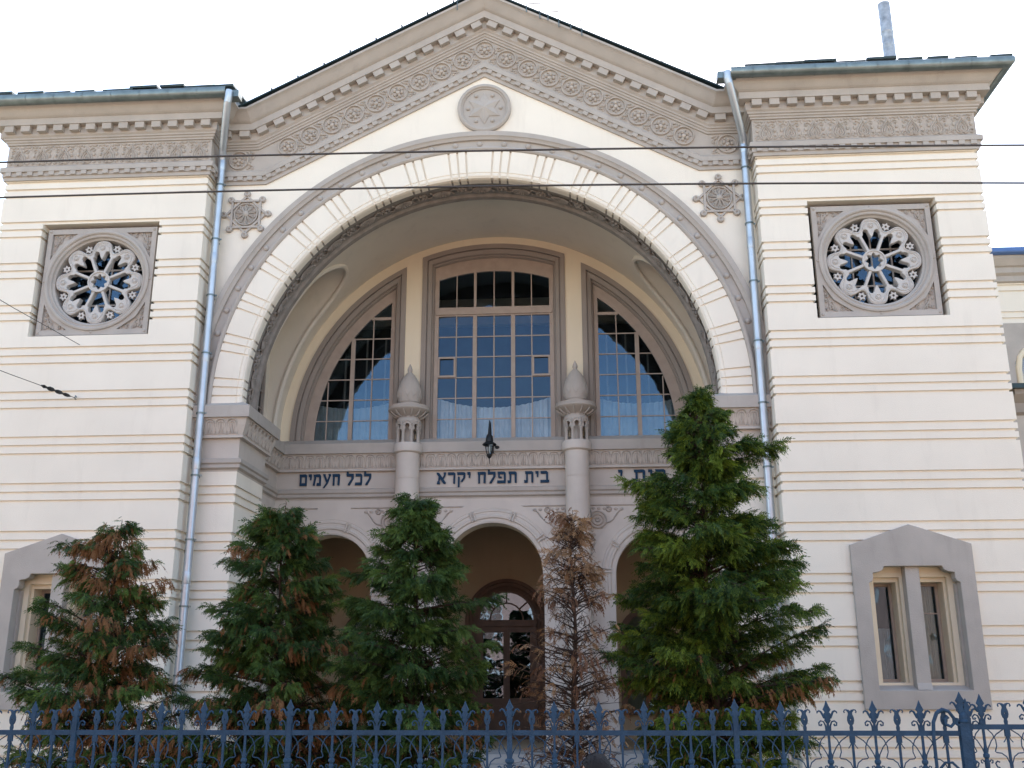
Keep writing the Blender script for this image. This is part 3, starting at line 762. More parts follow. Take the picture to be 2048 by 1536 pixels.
for (cx, m) in ((-4.6, 1), (4.0, -1)):
    mb = MB()
    for rr in (.13, .07): mb.disc_y([(rr-.02, YA), (rr-.012, YA-.03), (rr+.01, YA)], (cx+m*.2, 5.25), 18)
    mb.tube([(cx+m*.05, YA-.01, 5.44), (cx+m*.8, YA-.01, 5.44)], .012, 4)
    mb.build("spandrel_carving", CARVE, aw)
# ---- engaged columns carrying little domed turrets
for m in (-1, 1):
    cx = XC+m*1.675; cy = 3.30; c2 = (cx, cy)
    TU = part("turret_column", S); P(TU)
    mb = MB(); mb.lathe([(.235, 0), (.235, 6.46), (.26, 6.47), (.285, 6.49), (.285, 6.63), (.27, 6.66), (.01, 6.67)], c2, 28); mb.lathe([(.239, 5.955), (.243, 5.96), (.239, 5.965)], c2, 28)
    mb.lathe([(.3, 4.0), (.3, 4.12), (.26, 4.14), (.245, 4.1)], c2, 24)
    mb.build("shaft", LTRIM, TU, smooth=True)
    mb = MB(); na_ = 8
    for k in range(na_):
        a = k*2*pi/na_+pi/8+.05; x, y = cx+.215*cos(a), cy+.215*sin(a)
        mb.lathe([(.042, 6.66), (.04, 6.68), (.031, 6.70), (.028, 6.88), (.04, 6.90), (.045, 6.93)], (x, y), 8)
        # arch between neighbours
        a2 = a+pi/na_
        for j in range(9):
            pass
        tt = [(cos(q), sin(q)) for q in [pi*k2/8 for k2 in range(9)]]
        hw2 = .082
        def wrap(u, z, rad): 
            aa = a2+u/.22; return (cx+rad*cos(aa), cy+rad*sin(aa), z)
        inner = [(-.028, 6.93)]+[(hw2*.55*-cos(q)*1.0, 7.0+.045*sin(q)) for q in [pi*k2/8 for k2 in range(9)]]+[(.028, 6.93)]
        outer = [(-.084, 6.93)]+[(-.084+.168*k2/8, 7.12) for k2 in range(9)]+[(.084, 6.93)]
        for rad in (.245, .20): mb.grid([[wrap(u, z, rad) for u, z in inner], [wrap(u, z, rad) for u, z in outer]])
        mb.grid([[wrap(u, z, .245) for u, z in inner], [wrap(u, z, .20) for u, z in inner]])
        mb.tube([wrap(-.078*cos(q), 7.0+.095*sin(q), .25) for q in [pi*k2/8 for k2 in range(9)]], .011, 4, caps=False)
    mb.lathe([(.19, 7.10), (.245, 7.11), (.235, 7.16), (.215, 7.18), (.21, 7.22)], c2, 28)
    mb.lathe([(.11, 6.66), (.11, 7.12)], c2, 12)
    mb.build("arcaded_drum", TRIM, TU, smooth=True)
    mb = MB(); mb.lathe([(.21, 7.20), (.27, 7.25), (.36, 7.30), (.395, 7.32), (.415, 7.34), (.415, 7.37), (.395, 7.385), (.40, 7.40), (.40, 7.42), (.2, 7.435)], c2, 32)
    for k in range(14):
        a = k*2*pi/14+.1
        pts = [(cx+r*cos(a), cy+r*sin(a), z) for r, z in ((.225, 7.20), (.28, 7.22), (.34, 7.255), (.385, 7.30))]; mb.tube(pts, [.02, .02, .017, .012], 5)
    mb.build("gallery", TRIM, TU, smooth=True)
    mb = MB(); mb.lathe([(.205, 7.42), (.21, 7.50), (.225, 7.505), (.228, 7.52), (.215, 7.53), (.235, 7.60), (.243, 7.68), (.238, 7.76), (.22, 7.85), (.19, 7.94), (.15, 8.02), (.10, 8.09), (.055, 8.14), (.04, 8.16), (.05, 8.19), (.052, 8.22), (.04, 8.26), (.018, 8.31), (.002, 8.34)], c2, 28)
    for k in range(12):     # scales in low relief
        a = k*2*pi/12
        mb.tube([(cx+r*cos(a+w3), cy+r*sin(a+w3), z) for r, z, w3 in ((.238, 7.60, 0), (.245, 7.66, .14), (.240, 7.73, .26), (.226, 7.80, .14), (.208, 7.86, 0), (.18, 7.95, .14))], .006, 4)
        mb.tube([(cx+r*cos(a-w3), cy+r*sin(a-w3), z) for r, z, w3 in ((.238, 7.60, 0), (.245, 7.66, .14), (.240, 7.73, .26), (.226, 7.80, .14), (.208, 7.86, 0), (.18, 7.95, .14))], .006, 4)
    mb.build("dome", TRIM, TU, smooth=True)

# ---- Hebrew lettering on the frieze
GL = {
 'lamed': (.62, [[(.0,1.36),(.16,1.30),(.17,.98),(.02,.98)], [(.0,1.0),(.60,1.0),(.62,.78),(.02,.76)], [(.44,.80),(.62,.80),(.60,.58),(.30,.0),(.13,.0),(.16,.12),(.42,.55)]]),
 'kaf': (.62, [[(.02,1.0),(.5,1.0),(.6,.88),(.58,.76),(.04,.76)], [(.45,.80),(.6,.88),(.6,.2),(.46,.2)], [(.02,.24),(.6,.24),(.56,.0),(.0,.0)]]),
 'bet': (.68, [[(.02,1.0),(.5,1.0),(.6,.88),(.58,.76),(.04,.76)], [(.45,.80),(.6,.88),(.58,.2),(.44,.2)], [(.0,.24),(.68,.24),(.68,.08),(.62,.0),(.0,.0)]]),
 'he': (.66, [[(.0,1.0),(.60,1.0),(.66,.9),(.62,.76),(.02,.76)], [(.48,.8),(.64,.86),(.62,.0),(.46,.04)], [(.06,.8),(.2,.8),(.19,.02),(.05,.0)]]),
 'ayin': (.68, [[(.0,1.0),(.2,1.0),(.22,.86),(.46,.26),(.32,.2),(.04,.84)], [(.44,1.0),(.66,1.0),(.68,.84),(.62,.8),(.44,.22),(.16,-.18),(.02,-.2),(.3,.24),(.50,.82)]]),
 'mem': (.72, [[(.10,.96),(.24,1.0),(.55,1.0),(.68,.86),(.64,.74),(.2,.76)], [(.52,.8),(.68,.84),(.68,.2),(.53,.2)], [(.34,.24),(.68,.24),(.68,.0),(.32,.0)], [(.02,1.0),(.14,.96),(.26,.7),(.14,.0),(.0,.04),(.1,.66)]]),
 'fmem': (.68, [[(.02,1.0),(.58,1.0),(.68,.88),(.64,.76),(.04,.76)], [(.52,.8),(.66,.86),(.66,.2),(.53,.2)], [(.06,.24),(.66,.24),(.66,.0),(.06,.0)], [(.06,.8),(.19,.8),(.2,.2),(.07,.2)]]),
 'yod': (.26, [[(.0,1.0),(.24,1.0),(.26,.8),(.02,.76)], [(.13,.82),(.26,.82),(.22,.48),(.12,.5)]]),
 'tav': (.74, [[(.08,1.0),(.62,1.0),(.72,.88),(.68,.76),(.1,.76)], [(.56,.8),(.72,.86),(.71,.0),(.56,.04)], [(.16,.8),(.29,.8),(.29,.2),(.16,.2)], [(.0,.24),(.29,.22),(.27,.0),(.02,.0)]]),
 'pe': (.66, [[(.02,1.0),(.54,1.0),(.66,.88),(.62,.76),(.04,.76)], [(.5,.8),(.65,.86),(.65,.2),(.51,.2)], [(.0,.24),(.65,.24),(.62,.0),(.0,.0)], [(.06,.8),(.2,.8),(.2,.56),(.06,.5)], [(.10,.60),(.34,.56),(.34,.42),(.12,.44)]]),
 'qof': (.66, [[(.0,1.0),(.56,1.0),(.66,.88),(.62,.76),(.02,.76)], [(.5,.8),(.65,.86),(.62,.5),(.40,.14),(.28,.2),(.48,.52)], [(.06,.62),(.2,.6),(.19,-.32),(.06,-.3)]]),
 'resh': (.6, [[(.0,1.0),(.48,1.0),(.6,.88),(.56,.76),(.02,.76)], [(.44,.8),(.59,.86),(.57,.0),(.43,.04)]]),
 'alef': (.74, [[(.02,1.0),(.2,.96),(.72,.14),(.68,.0),(.52,.04),(.0,.86)], [(.54,1.0),(.74,1.0),(.68,.7),(.54,.44),(.46,.54),(.56,.74)], [(.14,.6),(.26,.5),(.22,.26),(.28,.0),(.02,.0),(.06,.24),(.12,.28)]]),
}
def word(text, x0, x1, zb, h):
    tot = 0; gap = .13
    for i, t in enumerate(text): tot += (.42 if t == ' ' else GL[t][0]+gap)
    tot -= gap; k = (x1-x0)/tot; mb = MB(); x = 0; n_ = 0
    for t in text:
        if t == ' ': x += .42; continue
        wd, st = GL[t]
        for j, pl in enumerate(st):
            yf = YW-.012-.030-.0015*j
            mb.prism([(x0+(x+px)*k, zb+pz*h) for px, pz in pl], yf, YW-.008)
        x += wd+gap
    return mb
def lettering(text, x0, x1):
    tot = sum(.42 if t == ' ' else GL[t][0]+.13 for t in text)-.13; k = (x1-x0)/tot; x = 0; w_ = []; xs_ = 0
    for t in text+[' ']:
        if t == ' ':
            P(word(w_, x0+xs_*k, x0+(x-.13)*k, 5.895, .235).build("lettering", LETTER, S)); x += .42; w_ = []; xs_ = x
        else: w_.append(t); x += GL[t][0]+.13
lettering(['fmem', 'yod', 'mem', 'ayin', 'he', ' ', 'lamed', 'kaf', 'lamed'], -4.20, -2.74)
lettering(['alef', 'resh', 'qof', 'yod', ' ', 'he', 'lamed', 'pe', 'tav', ' ', 'tav', 'yod', 'bet'], -1.42, .82)
lettering(['yod', ' ', 'tav', 'yod', 'bet', ' ', 'yod', 'kaf'], 2.18, 3.68)

# ---- vestibule behind the arcade
mb = MB(); mb.box(-4.7, 4.1, YA+.45, 7.0, .9, 5.5); mb.f = [f_ for i_, f_ in enumerate(mb.f) if i_ != 2]; P(mb.build("vestibule_wall", mat("shaded_vestibule_plaster", (.50, .38, .25), .9, var=.08, scale=1, stain=.2), S))  # cream plaster, with the dimness of the vestibule put into its colour
mb = MB()
for i in range(6): mb.box(-4.6, 4.0, 1.2+i*.32 if i else .9, YA+.5, .15*i-.01, .15*(i+1))
P(mb.build("entrance_steps", STONE, S))
DR = part("entrance_door", S); P(DR); dx, dy = XC+.04, 6.96
mb = MB()
pr = [(.93, .0), (.93, .06), (.86, .07), (.84, .04), (.78, .05), (.74, .02), (.66, .0), (.64, -.02)]
rows = [[(dx+R*cos(t), dy-u, 3.40+R*sin(t)) for R, u in pr] for t in [pi*k/32 for k in range(33)]]
rows = [[(x, y, .9) for x, y, z in rows[0]]]+rows+[[(x, y, .9) for x, y, z in rows[-1]]]
mb.grid(rows); mb.build("door_surround", DOORW, DR)
mb = MB()
plate([[(dx-.67, .9), (dx+.67, .9)]+arc(dx, 3.40, .67, 0, pi, 24), arc(dx, 3.42, .60, 0, pi, 24), [(dx-.52, 1.75), (dx-.07, 1.75), (dx-.07, 3.15), (dx-.52, 3.15)], [(dx+.07, 1.75), (dx+.52, 1.75), (dx+.52, 3.15), (dx+.07, 3.15)]], dy-.08, dy-.02, mb)
mb.box(dx-.67, dx+.67, dy-.13, dy-.08, 3.28, 3.38); mb.box(dx-.03, dx+.03, dy-.11, dy-.08, .9, 3.28)
for sg in (-1, 1):
    for (z0, z1) in ((1.0, 1.6),): mb.box(dx+sg*.3-.19, dx+sg*.3+.19, dy-.10, dy-.08, z0, z1)
for a in (40, 90, 140): mb.tube([(dx+R*cos(radians(a)), dy-.06, 3.42+R*sin(radians(a))) for R in (.36, .61)], .018, 5)
mb.tube([(dx+.37*cos(t), dy-.06, 3.42+.37*sin(t)) for t in [pi*k/16 for k in range(17)]], .018, 5)
mb.build("door_leaf", DOORW, DR)
mb = MB(); mb.prism([(dx-.62, 1.7), (dx+.62, 1.7)]+arc(dx, 3.41, .62, 0, pi, 20), dy-.055, dy-.05); mb.build("pane", glass_mat("door_glass", (.3, .3, .3), .16), DR)
for m in (-1, 1):
    vw = part("vestibule_window", S); P(vw); x = XC+m*3.1
    mb = MB()
    ol = [(x-.55, 1.4), (x+.55, 1.4)]+arc(x, 3.1, .55, 0, pi, 16); il = [(x-.42, 1.52), (x+.42, 1.52)]+arc(x, 3.1, .42, 0, pi, 16)
    plate([ol, il], dy-.07, dy+.03, mb); mb.box(x-.03, x+.03, dy-.05, dy-.01, 1.52, 3.5); mb.box(x-.42, x+.42, dy-.048, dy-.012, 2.9, 2.96)
    mb.build("frame", DOORW, vw); mb = MB(); mb.prism(il, dy-.02, dy-.015); mb.build("pane", GLASS, vw)

# ---- gable cornice
gpath = [(LX1+.0, 10.983), (XC-3.97, 10.983), (XC+.08, 13.08), (XC+3.97, 10.983), (RX0, 10.983)]
mb = MB(); mb.sweep_v(gpath, [(u, v) for u, v in ENT], YB)
def on_path(path, v, pitch, w_, u0, u1, v0, v1, mb, phase=.5):
    # offset path at height v then boxes along each segment
    n = len(path)
    for i in range(n-1):
        a, b = Vector(path[i]), Vector(path[i+1]); d = b-a; L = d.length; d.normalize(); nr = Vector((-d.y, d.x))
        def mit(j):
            if j == 0 or j == n-1: return 0
            d1 = (Vector(path[j])-Vector(path[j-1])).normalized(); d2 = (Vector(path[j+1])-Vector(path[j])).normalized()
            t = math.tan((atan2(d2.y, d2.x)-atan2(d1.y, d1.x))/2); return -t*v
        s0 = -mit(i); s1 = L+mit(i+1)
        nn = max(1, round((s1-s0)/pitch)); 
        for k in range(nn):
            s_ = s0+(s1-s0)*(k+phase)/nn
            pl = [a+d*(s_-w_/2)+nr*v0, a+d*(s_+w_/2)+nr*v0, a+d*(s_+w_/2)+nr*v1, a+d*(s_-w_/2)+nr*v1]
            mb.prism([(p.x, p.y) for p in pl], YB-u1, YB-u0)
on_path(gpath, .1, .2, .1, .03, .085, .075, .148, mb)
on_path(gpath, .95, .345, .19, .12, .232, .895, 1.012, mb)
gc = P(mb.build("gable_cornice", TRIM, S))
# medallion frieze on the rakes
fz = MB()
def medallion(x, z, r=.195):
    mb = MB(); y = YB-.022
    mb.disc_y([(r-.034, y), (r-.026, y-.038), (r-.012, y-.038), (r-.002, y)], (x, z), 24)
    mb.disc_y([(.002, y-.045), (.03, y-.04), (.05, y-.012)], (x, z), 10)
    k0 = random.uniform(0, 1)
    for k in range(5):
        a = k0+k*2*pi/5; mb.ell((x+.075*cos(a), y-.01, z+.075*sin(a)), .036, .045, .036, 6, 4); mb.ell((x+.115*cos(a+.6), y, z+.115*sin(a+.6)), .018, .035, .018, 5, 3)
    mb.build("medallion", CARVE, gc)
seg = [(gpath[0], gpath[1]), (gpath[1], gpath[2]), (gpath[3], gpath[2]), (gpath[4], gpath[3])]
VM = .50
for si, (a, b) in enumerate(seg):
    a, b = Vector(a), Vector(b); d = (b-a); L = d.length; d.normalize(); nr = Vector((-d.y, d.x));
    if nr.y < 0: nr = -nr
    if L < 2: ns = [L*.42]
    else:
        ns = []; q = L+VM*.5207-.46
        while q > .30: ns.append(q); q -= .46
    y = YB-.024
    for k, s_ in enumerate(ns):
        mb = MB()
        c_ = a+d*s_+nr*VM; medallion(c_.x, c_.y)
        m_ = c_+d*.23
        for sg in (-1, 1):      # scrolls filling the gaps
            pts = [m_+nr*sg*(.02+.16*t)+d*(.05*sin(t*6)*sg) for t in [q/7 for q in range(8)]]
            mb.tube([(p.x, y-.01, p.y) for p in pts], .016, 4, caps=False)
            e = m_+nr*sg*.15+d*.03*sg; mb.ell((e.x, y, e.y), .035, .035, .02, 6, 4)
            e = m_+nr*sg*.17-d*.06; mb.ell((e.x, y, e.y), .03, .018, .018, 6, 4)
            e = m_+nr*sg*.07+d*.02*sg; mb.ell((e.x, y, e.y), .02, .018, .03, 6, 4)
        mb.build("scroll_ornament", CARVE, gc)
ap = (XC+.08, gpath[2][1]+VM/cos(math.atan(.5207))); medallion(*ap)
# ---- gable roof
mb = MB(); t_ = 1.42/cos(math.atan(.5207)); ax, az = XC+.08, 13.08+t_+.03
for sg in (-1, 1):
    sl = .5207; x2 = XC+sg*5.2; z2 = az-5.2*sl
    mb.add([(ax, -.03, az-.02), (x2, -.03, z2-.02), (x2, 8.5, z2), (ax, 8.5, az), (ax, -.03, az-.05), (x2, -.03, z2-.05), (x2, 8.5, z2-.05), (ax, 8.5, az-.05)], [(0,1,2,3),(0,4,5,1),(1,5,6,2),(4,7,6,5),(2,6,7,3)])
    for k in range(1, 11):
        xx = XC+sg*k*.48; zz = az-k*.48*sl
        mb.box(xx-.015, xx+.015, -.025, 8.5, zz-.03, zz+.008)
rf = P(mb.build("gable_roof", ROOF, S))
mb = MB(); mb.prism([(LX1+.2, 10.9), (RX0-.2, 10.9), (RX0-.2, 12.4), (XC, 14.4), (LX1+.2, 12.4)], 8.2, 8.4); P(mb.build("rear_gable_wall", CREAM, S))
mb = MB()
for (x0, x1) in ((-.95, -.7), (.6, .85), (1.0, 1.2), (1.42, 1.62)):
    z = az-abs((x0+x1)/2-XC)*.5207
    mb.tube([(x0, -.02, z+.13), (x1, -.02, z+.13)], .012, 5); mb.tube([(x0, -.02, z-.05), (x0, -.02, z+.13)], .010, 5); mb.tube([(x1, -.02, z-.2), (x1, -.02, z+.13)], .010, 5)
mb.build("snow_guard", ZINC, rf)
# ---- gable star medallion and the two eight armed stars
mb = MB(); mc = (XC+.08, 12.40)
mb.disc_y([(.50, YB), (.50, YB-.06), (.47, YB-.08), (.44, YB-.08), (.42, YB-.05), (.405, YB-.05), (.40, YB-.025), (.002, YB-.025)], mc, 48)
cxm, czm = mc
for k in range(12):
    a0, a1 = k*pi/6, (k+1)*pi/6; r0, r1 = (.33, .185) if k % 2 == 0 else (.185, .33)
    p0 = (cxm+r0*sin(a0), YB-.04, czm+r0*cos(a0)); p1 = (cxm+r1*sin(a1), YB-.04, czm+r1*cos(a1))
    q0 = (cxm+r0*sin(a0), YB-.02, czm+r0*cos(a0)); q1 = (cxm+r1*sin(a1), YB-.02, czm+r1*cos(a1))
    mb.add([(cxm, YB-.10, czm), p0, p1, q0, q1], [(0, 1, 2), (1, 3, 4, 2)])
for k in range(6):
    a = (k+.5)*pi/3; mb.disc_y([(.001, YB-.065), (.022, YB-.06), (.036, YB-.045), (.04, YB-.02)], (cxm+.305*sin(a), czm+.305*cos(a)), 12)
P(mb.build("star_medallion", TRIM, S))
for (sx, sz) in ((-4.60, 10.385), (4.0, 10.42)):
    mb = MB(); k8 = 8
    # two interlaced squares with a knob on every point
    R1 = .40
    for q in range(2):
        cs = [(sx+R1*.92*sin(q*pi/4+j*pi/2), YB-.03-.012*q, sz+R1*.92*cos(q*pi/4+j*pi/2)) for j in range(4)]
        for j in range(4):
            a, b = Vector(cs[j]), Vector(cs[(j+1) % 4]); d = (b-a).normalized(); n_ = Vector((-d.z, 0, d.x))*.019
            yy = cs[j][1]; pl = [(a-n_), (b-n_), (b+n_), (a+n_)]
            mb.prism([(p.x, p.z) for p in pl], yy-.012, YB+.005)
    for j in range(8):
        a = j*pi/4; mb.disc_y([(.012, YB-.05), (.03, YB-.065), (.052, YB-.06), (.062, YB-.04), (.062, YB)], (sx+R1*sin(a)*1.03, sz+R1*cos(a)*1.03), 16)
        mb.disc_y([(.001, YB-.035), (.012, YB-.05)], (sx+R1*sin(a)*1.03, sz+R1*cos(a)*1.03), 8)
    mb.disc_y([(.225, YB), (.225, YB-.045), (.215, YB-.055), (.20, YB-.045), (.195, YB-.01), (.002, YB-.01)], (sx, sz), 32)
    for j in range(10):
        a = j*pi/5
        for dd in (-.09, .09):
            mb.tube([(sx+.045*sin(a), YB-.055, sz+.045*cos(a)), (sx+.12*sin(a+dd), YB-.045, sz+.12*cos(a+dd)), (sx+.165*sin(a+dd*1.3), YB-.04, sz+.165*cos(a+dd*1.3)), (sx+.19*sin(a), YB-.04, sz+.19*cos(a))], .011, 4)
    mb.disc_y([(.001, YB-.085), (.03, YB-.08), (.055, YB-.06), (.06, YB-.02)], (sx, sz), 16)
    P(mb.build("star_rosette", TRIM, S))

# ---- drainpipes
for s in 'lr':
    if s == 'l': pts = [(-4.74, -.54, 12.36), (-4.74, -.54, 12.22), (-4.76, -.52, 12.12), (-5.03, .14, 11.55), (-5.06, .24, 11.42), (-5.06, .25, 11.3), (-5.06, .25, .3), (-5.0, .05, .12)]
    else: pts = [(4.12, -.54, 12.36), (4.12, -.54, 12.22), (4.15, -.52, 12.12), (4.43, .14, 11.50), (4.46, .24, 11.38), (4.46, .25, 11.28), (4.46, .25, .3), (4.40, .05, .12)]
    mb = MB(); mb.tube(pts, .066, 14)
    z = 11.25
    for pz in (11.3, 9.45, 7.6, 5.7, 3.8, 1.9): mb.lathe([(.068, pz-.1), (.071, pz-.09), (.071, pz+.09), (.068, pz+.1)], (pts[-2][0], .25), 14)
    for j in (1, 3): mb.tube([Vector(pts[j])*(1-t)+Vector(pts[j+1])*t for t in (0, .6 if j == 3 else .9)], .0695, 14)
    pp_ = P(mb.build("drainpipe", PIPE, S, smooth=True))
    for k in range(10):
        z = 10.9-k*1.08; x = pts[-2][0]
        b = MB(); b.lathe([(.068, z-.014), (.078, z-.014), (.078, z+.014), (.068, z+.014)], (x, .25), 14)
        b.box(x-.008, x+.008, .32, .46, z-.012, z+.012); b.box(x+.07, x+.105, .235, .265, z-.012, z+.012)
        b.build("pipe_bracket", ZINC, pp_)
    b = MB(); x = pts[0][0]; b.box(x-.16, x+.16, -.50, -.30, 12.27, 12.40); b.build("gutter_outlet", ZINC, pp_)
# ---- metal flue on the right roof
mb = MB(); fx, fy = 7.66, 1.5
mb.lathe([(.115, 12.3), (.115, 13.6), (.12, 13.61), (.118, 13.8), (.122, 13.82), (.115, 13.84), (.117, 14.1), (.122, 14.12), (.115, 14.16), (.116, 14.4), (.124, 14.42), (.115, 14.45), (.123, 14.52), (.117, 14.55), (.117, 15.08), (.105, 15.08), (.105, 14.6)], (fx, fy), 16)
P(mb.build("flue_pipe", mat("crumpled_tin_flue", (.42, .43, .45), .5, metal=.5, var=.35, scale=9, bump=1.0, bscale=14), S, smooth=True))
# ---- plinth
mb = MB(); mb.box(LX0-.06, LX1+.04, -.07, .5, -.1, .42); mb.box(RX0-.04, RX1+.06, -.07, .5, -.1, .42); P(mb.build("plinth", TRIM, S))

# ================================================================== WING BUILDING TO THE RIGHT, SET BACK
Wg = thing("annex_building", "low cream and grey wing set back beyond the right side block, blue gutter on top", "building", (14, 6.1, 0))
def PW(o): o.location = Vector((-14, -6.1, 0)); return o
mb = MB(); band_wall(mb, 9.4, 20, 12, [(11.1, 12.7, 6.0, 9.35)], zt=11.0, sides=(0, 0), y0=6.1)
PW(mb.build("wall", CREAM, Wg))
mb = MB(); mb.sweep_h([(9.3, 6.1), (20, 6.1)], [(0, 10.85), (.08, 10.87), (.08, 11.0), (.16, 11.05), (.16, 11.18), (.22, 11.2), (.34, 11.34), (.36, 11.42), (0, 11.45)]); PW(mb.build("cornice", TRIM, Wg))
mb = MB(); mb.sweep_h([(9.3, 5.74), (20, 5.74)], [(-.05, 11.42)]+[(.085*sin(radians(q))+.02, 11.47-.075*cos(radians(q))) for q in range(-80, 91, 20)]+[(.10, 11.55), (-.1, 11.62)]); 
gt = PW(mb.build("gutter", mat("blue_painted_gutter", (.10, .17, .34), .4, metal=.4), Wg))
mb = MB(); mb.add([(9.3, 5.7, 11.56), (20, 5.7, 11.56), (20, 12, 12.3), (9.3, 12, 12.3)], [(0, 1, 2, 3)]); PW(mb.build("roof", ROOF, Wg))
mb = MB(); plate([[(10.9, 6.0), (13.0, 6.0), (13.0, 9.86), (10.9, 9.86)], [(11.2, 5.9), (12.6, 5.9), (12.6, 8.9), (12.45, 9.2), (12.1, 9.35), (11.7, 9.35), (11.35, 9.2), (11.2, 8.9)]], 6.04, 6.2, mb); PW(mb.build("window_surround", TRIM, Wg))
mb = MB(); mb.tube([(11.28, 6.06, z) for z in (7.0, 8.0, 8.8)]+[(11.33, 6.06, 9.05), (11.45, 6.06, 9.2), (11.7, 6.06, 9.28), (12.1, 6.06, 9.28), (12.35, 6.06, 9.2), (12.47, 6.06, 9.05), (12.52, 6.06, 8.8), (12.52, 6.06, 7)], .07, 8); PW(mb.build("hood_moulding", CREAM2, Wg))
mb = MB(); mb.box(11.2, 12.6, 6.3, 6.32, 6, 9.4); PW(mb.build("pane", GLASS, Wg))
mb = MB(); mb.box(10.6, 16, 5.2, 6.1, 0, 7.9); PW(mb.build("side_porch", TRIM, Wg))
mb = MB(); mb.sweep_h([(10.6, 5.2), (16, 5.2)], [(0, 7.5), (.1, 7.55), (.1, 7.75), (.3, 7.9), (.32, 8.0), (-.9, 8.25)]); PW(mb.build("porch_cornice", BROWN, Wg))
mb = MB(); mb.box(10.4, 16, 4.78, 4.9, 8.0, 8.1); PW(mb.build("porch_gutter", ROOF, Wg))

# ================================================================== BUILDING ACROSS THE STREET (seen in the door and window glass)
OB = thing("street_building", "long pink three storey house across the street mirrored in the porch door glass", "building", (1, -25.4, 0))
def PO(o): o.location = Vector((-1, 25.4, 0)); return o
PINK = mat("pink_render", (.32, .19, .15), .9, var=.1, scale=1)
mb = MB(); mb.box(-30, 32, -36, -25.4, 0, 9.6); PO(mb.build("wall", PINK, OB))
mb = MB(); mb.sweep_h([(32.1, -25.4), (-30.1, -25.4)], [(0, 9.1), (.1, 9.15), (.1, 9.4), (.35, 9.55), (.35, 9.7), (0, 9.75)]); PO(mb.build("cornice", STONE, OB))
mb = MB(); mb.add([(-30.4, -25, 9.72), (32.4, -25, 9.72), (32.4, -31, 12), (-30.4, -31, 12), (-30.4, -36.3, 9.7), (32.4, -36.3, 9.7)], [(0, 1, 2, 3), (3, 2, 5, 4)]); PO(mb.build("roof", DOORW, OB))
def ob_window():
    mb = MB(); plate([[(-.65, -1.05), (.65, -1.05), (.65, 1.05), (-.65, 1.05)], [(-.5, -.9), (.5, -.9), (.5, .9), (-.5, .9)]], 0, .1, mb); mb.box(-.03, .03, .02, .08, -.9, .9); mb.box(-.5, .5, .03, .07, .2, .26); mb.box(-.75, .75, -.08, .12, -1.15, -1.05)
    return mb.build("window", STONE, OB)
w0 = ob_window(); p0 = MB(); p0.box(-.5, .5, .06, .065, -.9, .9); pn = p0.build("pane", GLASS, w0)
first = True
for r_ in range(3):
    for k in range(20):
        if first: a, b = w0, pn; first = False
        else:
            a = w0.copy(); COL.objects.link(a); b = pn.copy(); COL.objects.link(b); b.parent = a
        a.rotation_euler = (0, 0, pi); a.location = Vector((-29+k*3.05, 0.06, 1.9+r_*3.0))

# ================================================================== OVERHEAD CABLES
def cable(name, label, pts, r, mt=CABLE, group=None):
    a, b = Vector(pts[0]), Vector(pts[-1]); base = (a+b)/2
    mb = MB(); mb.tube([Vector(p)-base for p in pts], r, 8); o = mb.build(name, mt, smooth=True); o.location = base
    o["label"] = label; o["category"] = "cable"
    if group: o["group"] = group
    return o
def par(x, xa, za, xb, zb, xm, zm):   # parabola through three points
    return za*(x-xm)*(x-xb)/((xa-xm)*(xa-xb))+zm*(x-xa)*(x-xb)/((xm-xa)*(xm-xb))+zb*(x-xa)*(x-xm)/((xb-xa)*(xb-xm))
for lab, q in (("upper of the two thick dark cables stretched level across the facade", (-5.24, 7.98, 6.24, 7.76, .7, 7.91)), ("lower of the two thick dark cables stretched level across the facade", (-5.17, 7.53, 6.18, 7.31, .7, 7.47))):
    cable("overhead_cable", lab, [(x, -6, par(x, *q)) for x in [-9+18.5*k/40 for k in range(41)]], .0115)
cable("span_wire", "thin slanting wire tied to the left side block just below its rose window", [(-7.215, -.01, 7.785), (-7.50, -1.6, 7.87), (-7.9, -4.6, 8.02), (-8.6, -9, 8.4)], .006)
sw_ = cable("span_wire", "thin slanting wire with a black insulator fixed low on the left side block", [(-7.16, -.02, 6.82), (-7.34, -1.7, 6.74), (-7.7, -4.6, 6.66), (-8.4, -9, 6.7)], .006)
base = sw_.location
mb = MB(); A_ = Vector((-7.19, -.16, 6.815)); B_ = Vector((-7.27, -.95, 6.782))
prof_t = [.012, .03, .03, .016, .034, .034, .016, .036, .036, .016, .03, .012]
mb.tube([A_+(B_-A_)*k/11-base for k in range(12)], prof_t, 10); mb.build("insulator", IRON, sw_)
mb = MB(); mb.tube([Vector(p)-base for p in ((-7.16, 0, 6.84), (-7.16, -.04, 6.86), (-7.16, -.06, 6.82), (-7.16, -.04, 6.79), (-7.16, 0, 6.80))], .008, 5); mb.build("hook", ZINC, sw_)

# ================================================================== PORCH LANTERN
lx, ly = -.305, 2.78
LN = thing("wall_lantern", "black tapered glass lantern on an upright scrolled arm over the centre inscription", "lantern", (lx, ly, 6.3))
mb = MB()
mb.lathe([(.001, -.17), (.006, -.16), (.008, -.06), (.03, -.04), (.05, -.01), (.055, .01), (.048, .03)], (0, 0), 12)
mb.lathe([(.135, .215), (.125, .235), (.10, .25), (.075, .27), (.072, .34), (.06, .39), (.03, .43), (.026, .5), (.018, .58), (.008, .70)], (0, 0), 16)
mb.lathe([(.125, .20), (.14, .21), (.135, .225)], (0, 0), 16)
for k in range(6):
    a = k*pi/3+.5; mb.tube([(.052*cos(a), .052*sin(a), .02), (.098*cos(a), .098*sin(a), .215)], .007, 5)
mb.build("lantern_frame", IRON, LN, smooth=True)
mb = MB(); mb.lathe([(.046, .03), (.09, .21)], (0, 0), 6, .5, .5+2*pi); mb.build("pane", GLASS2, LN)
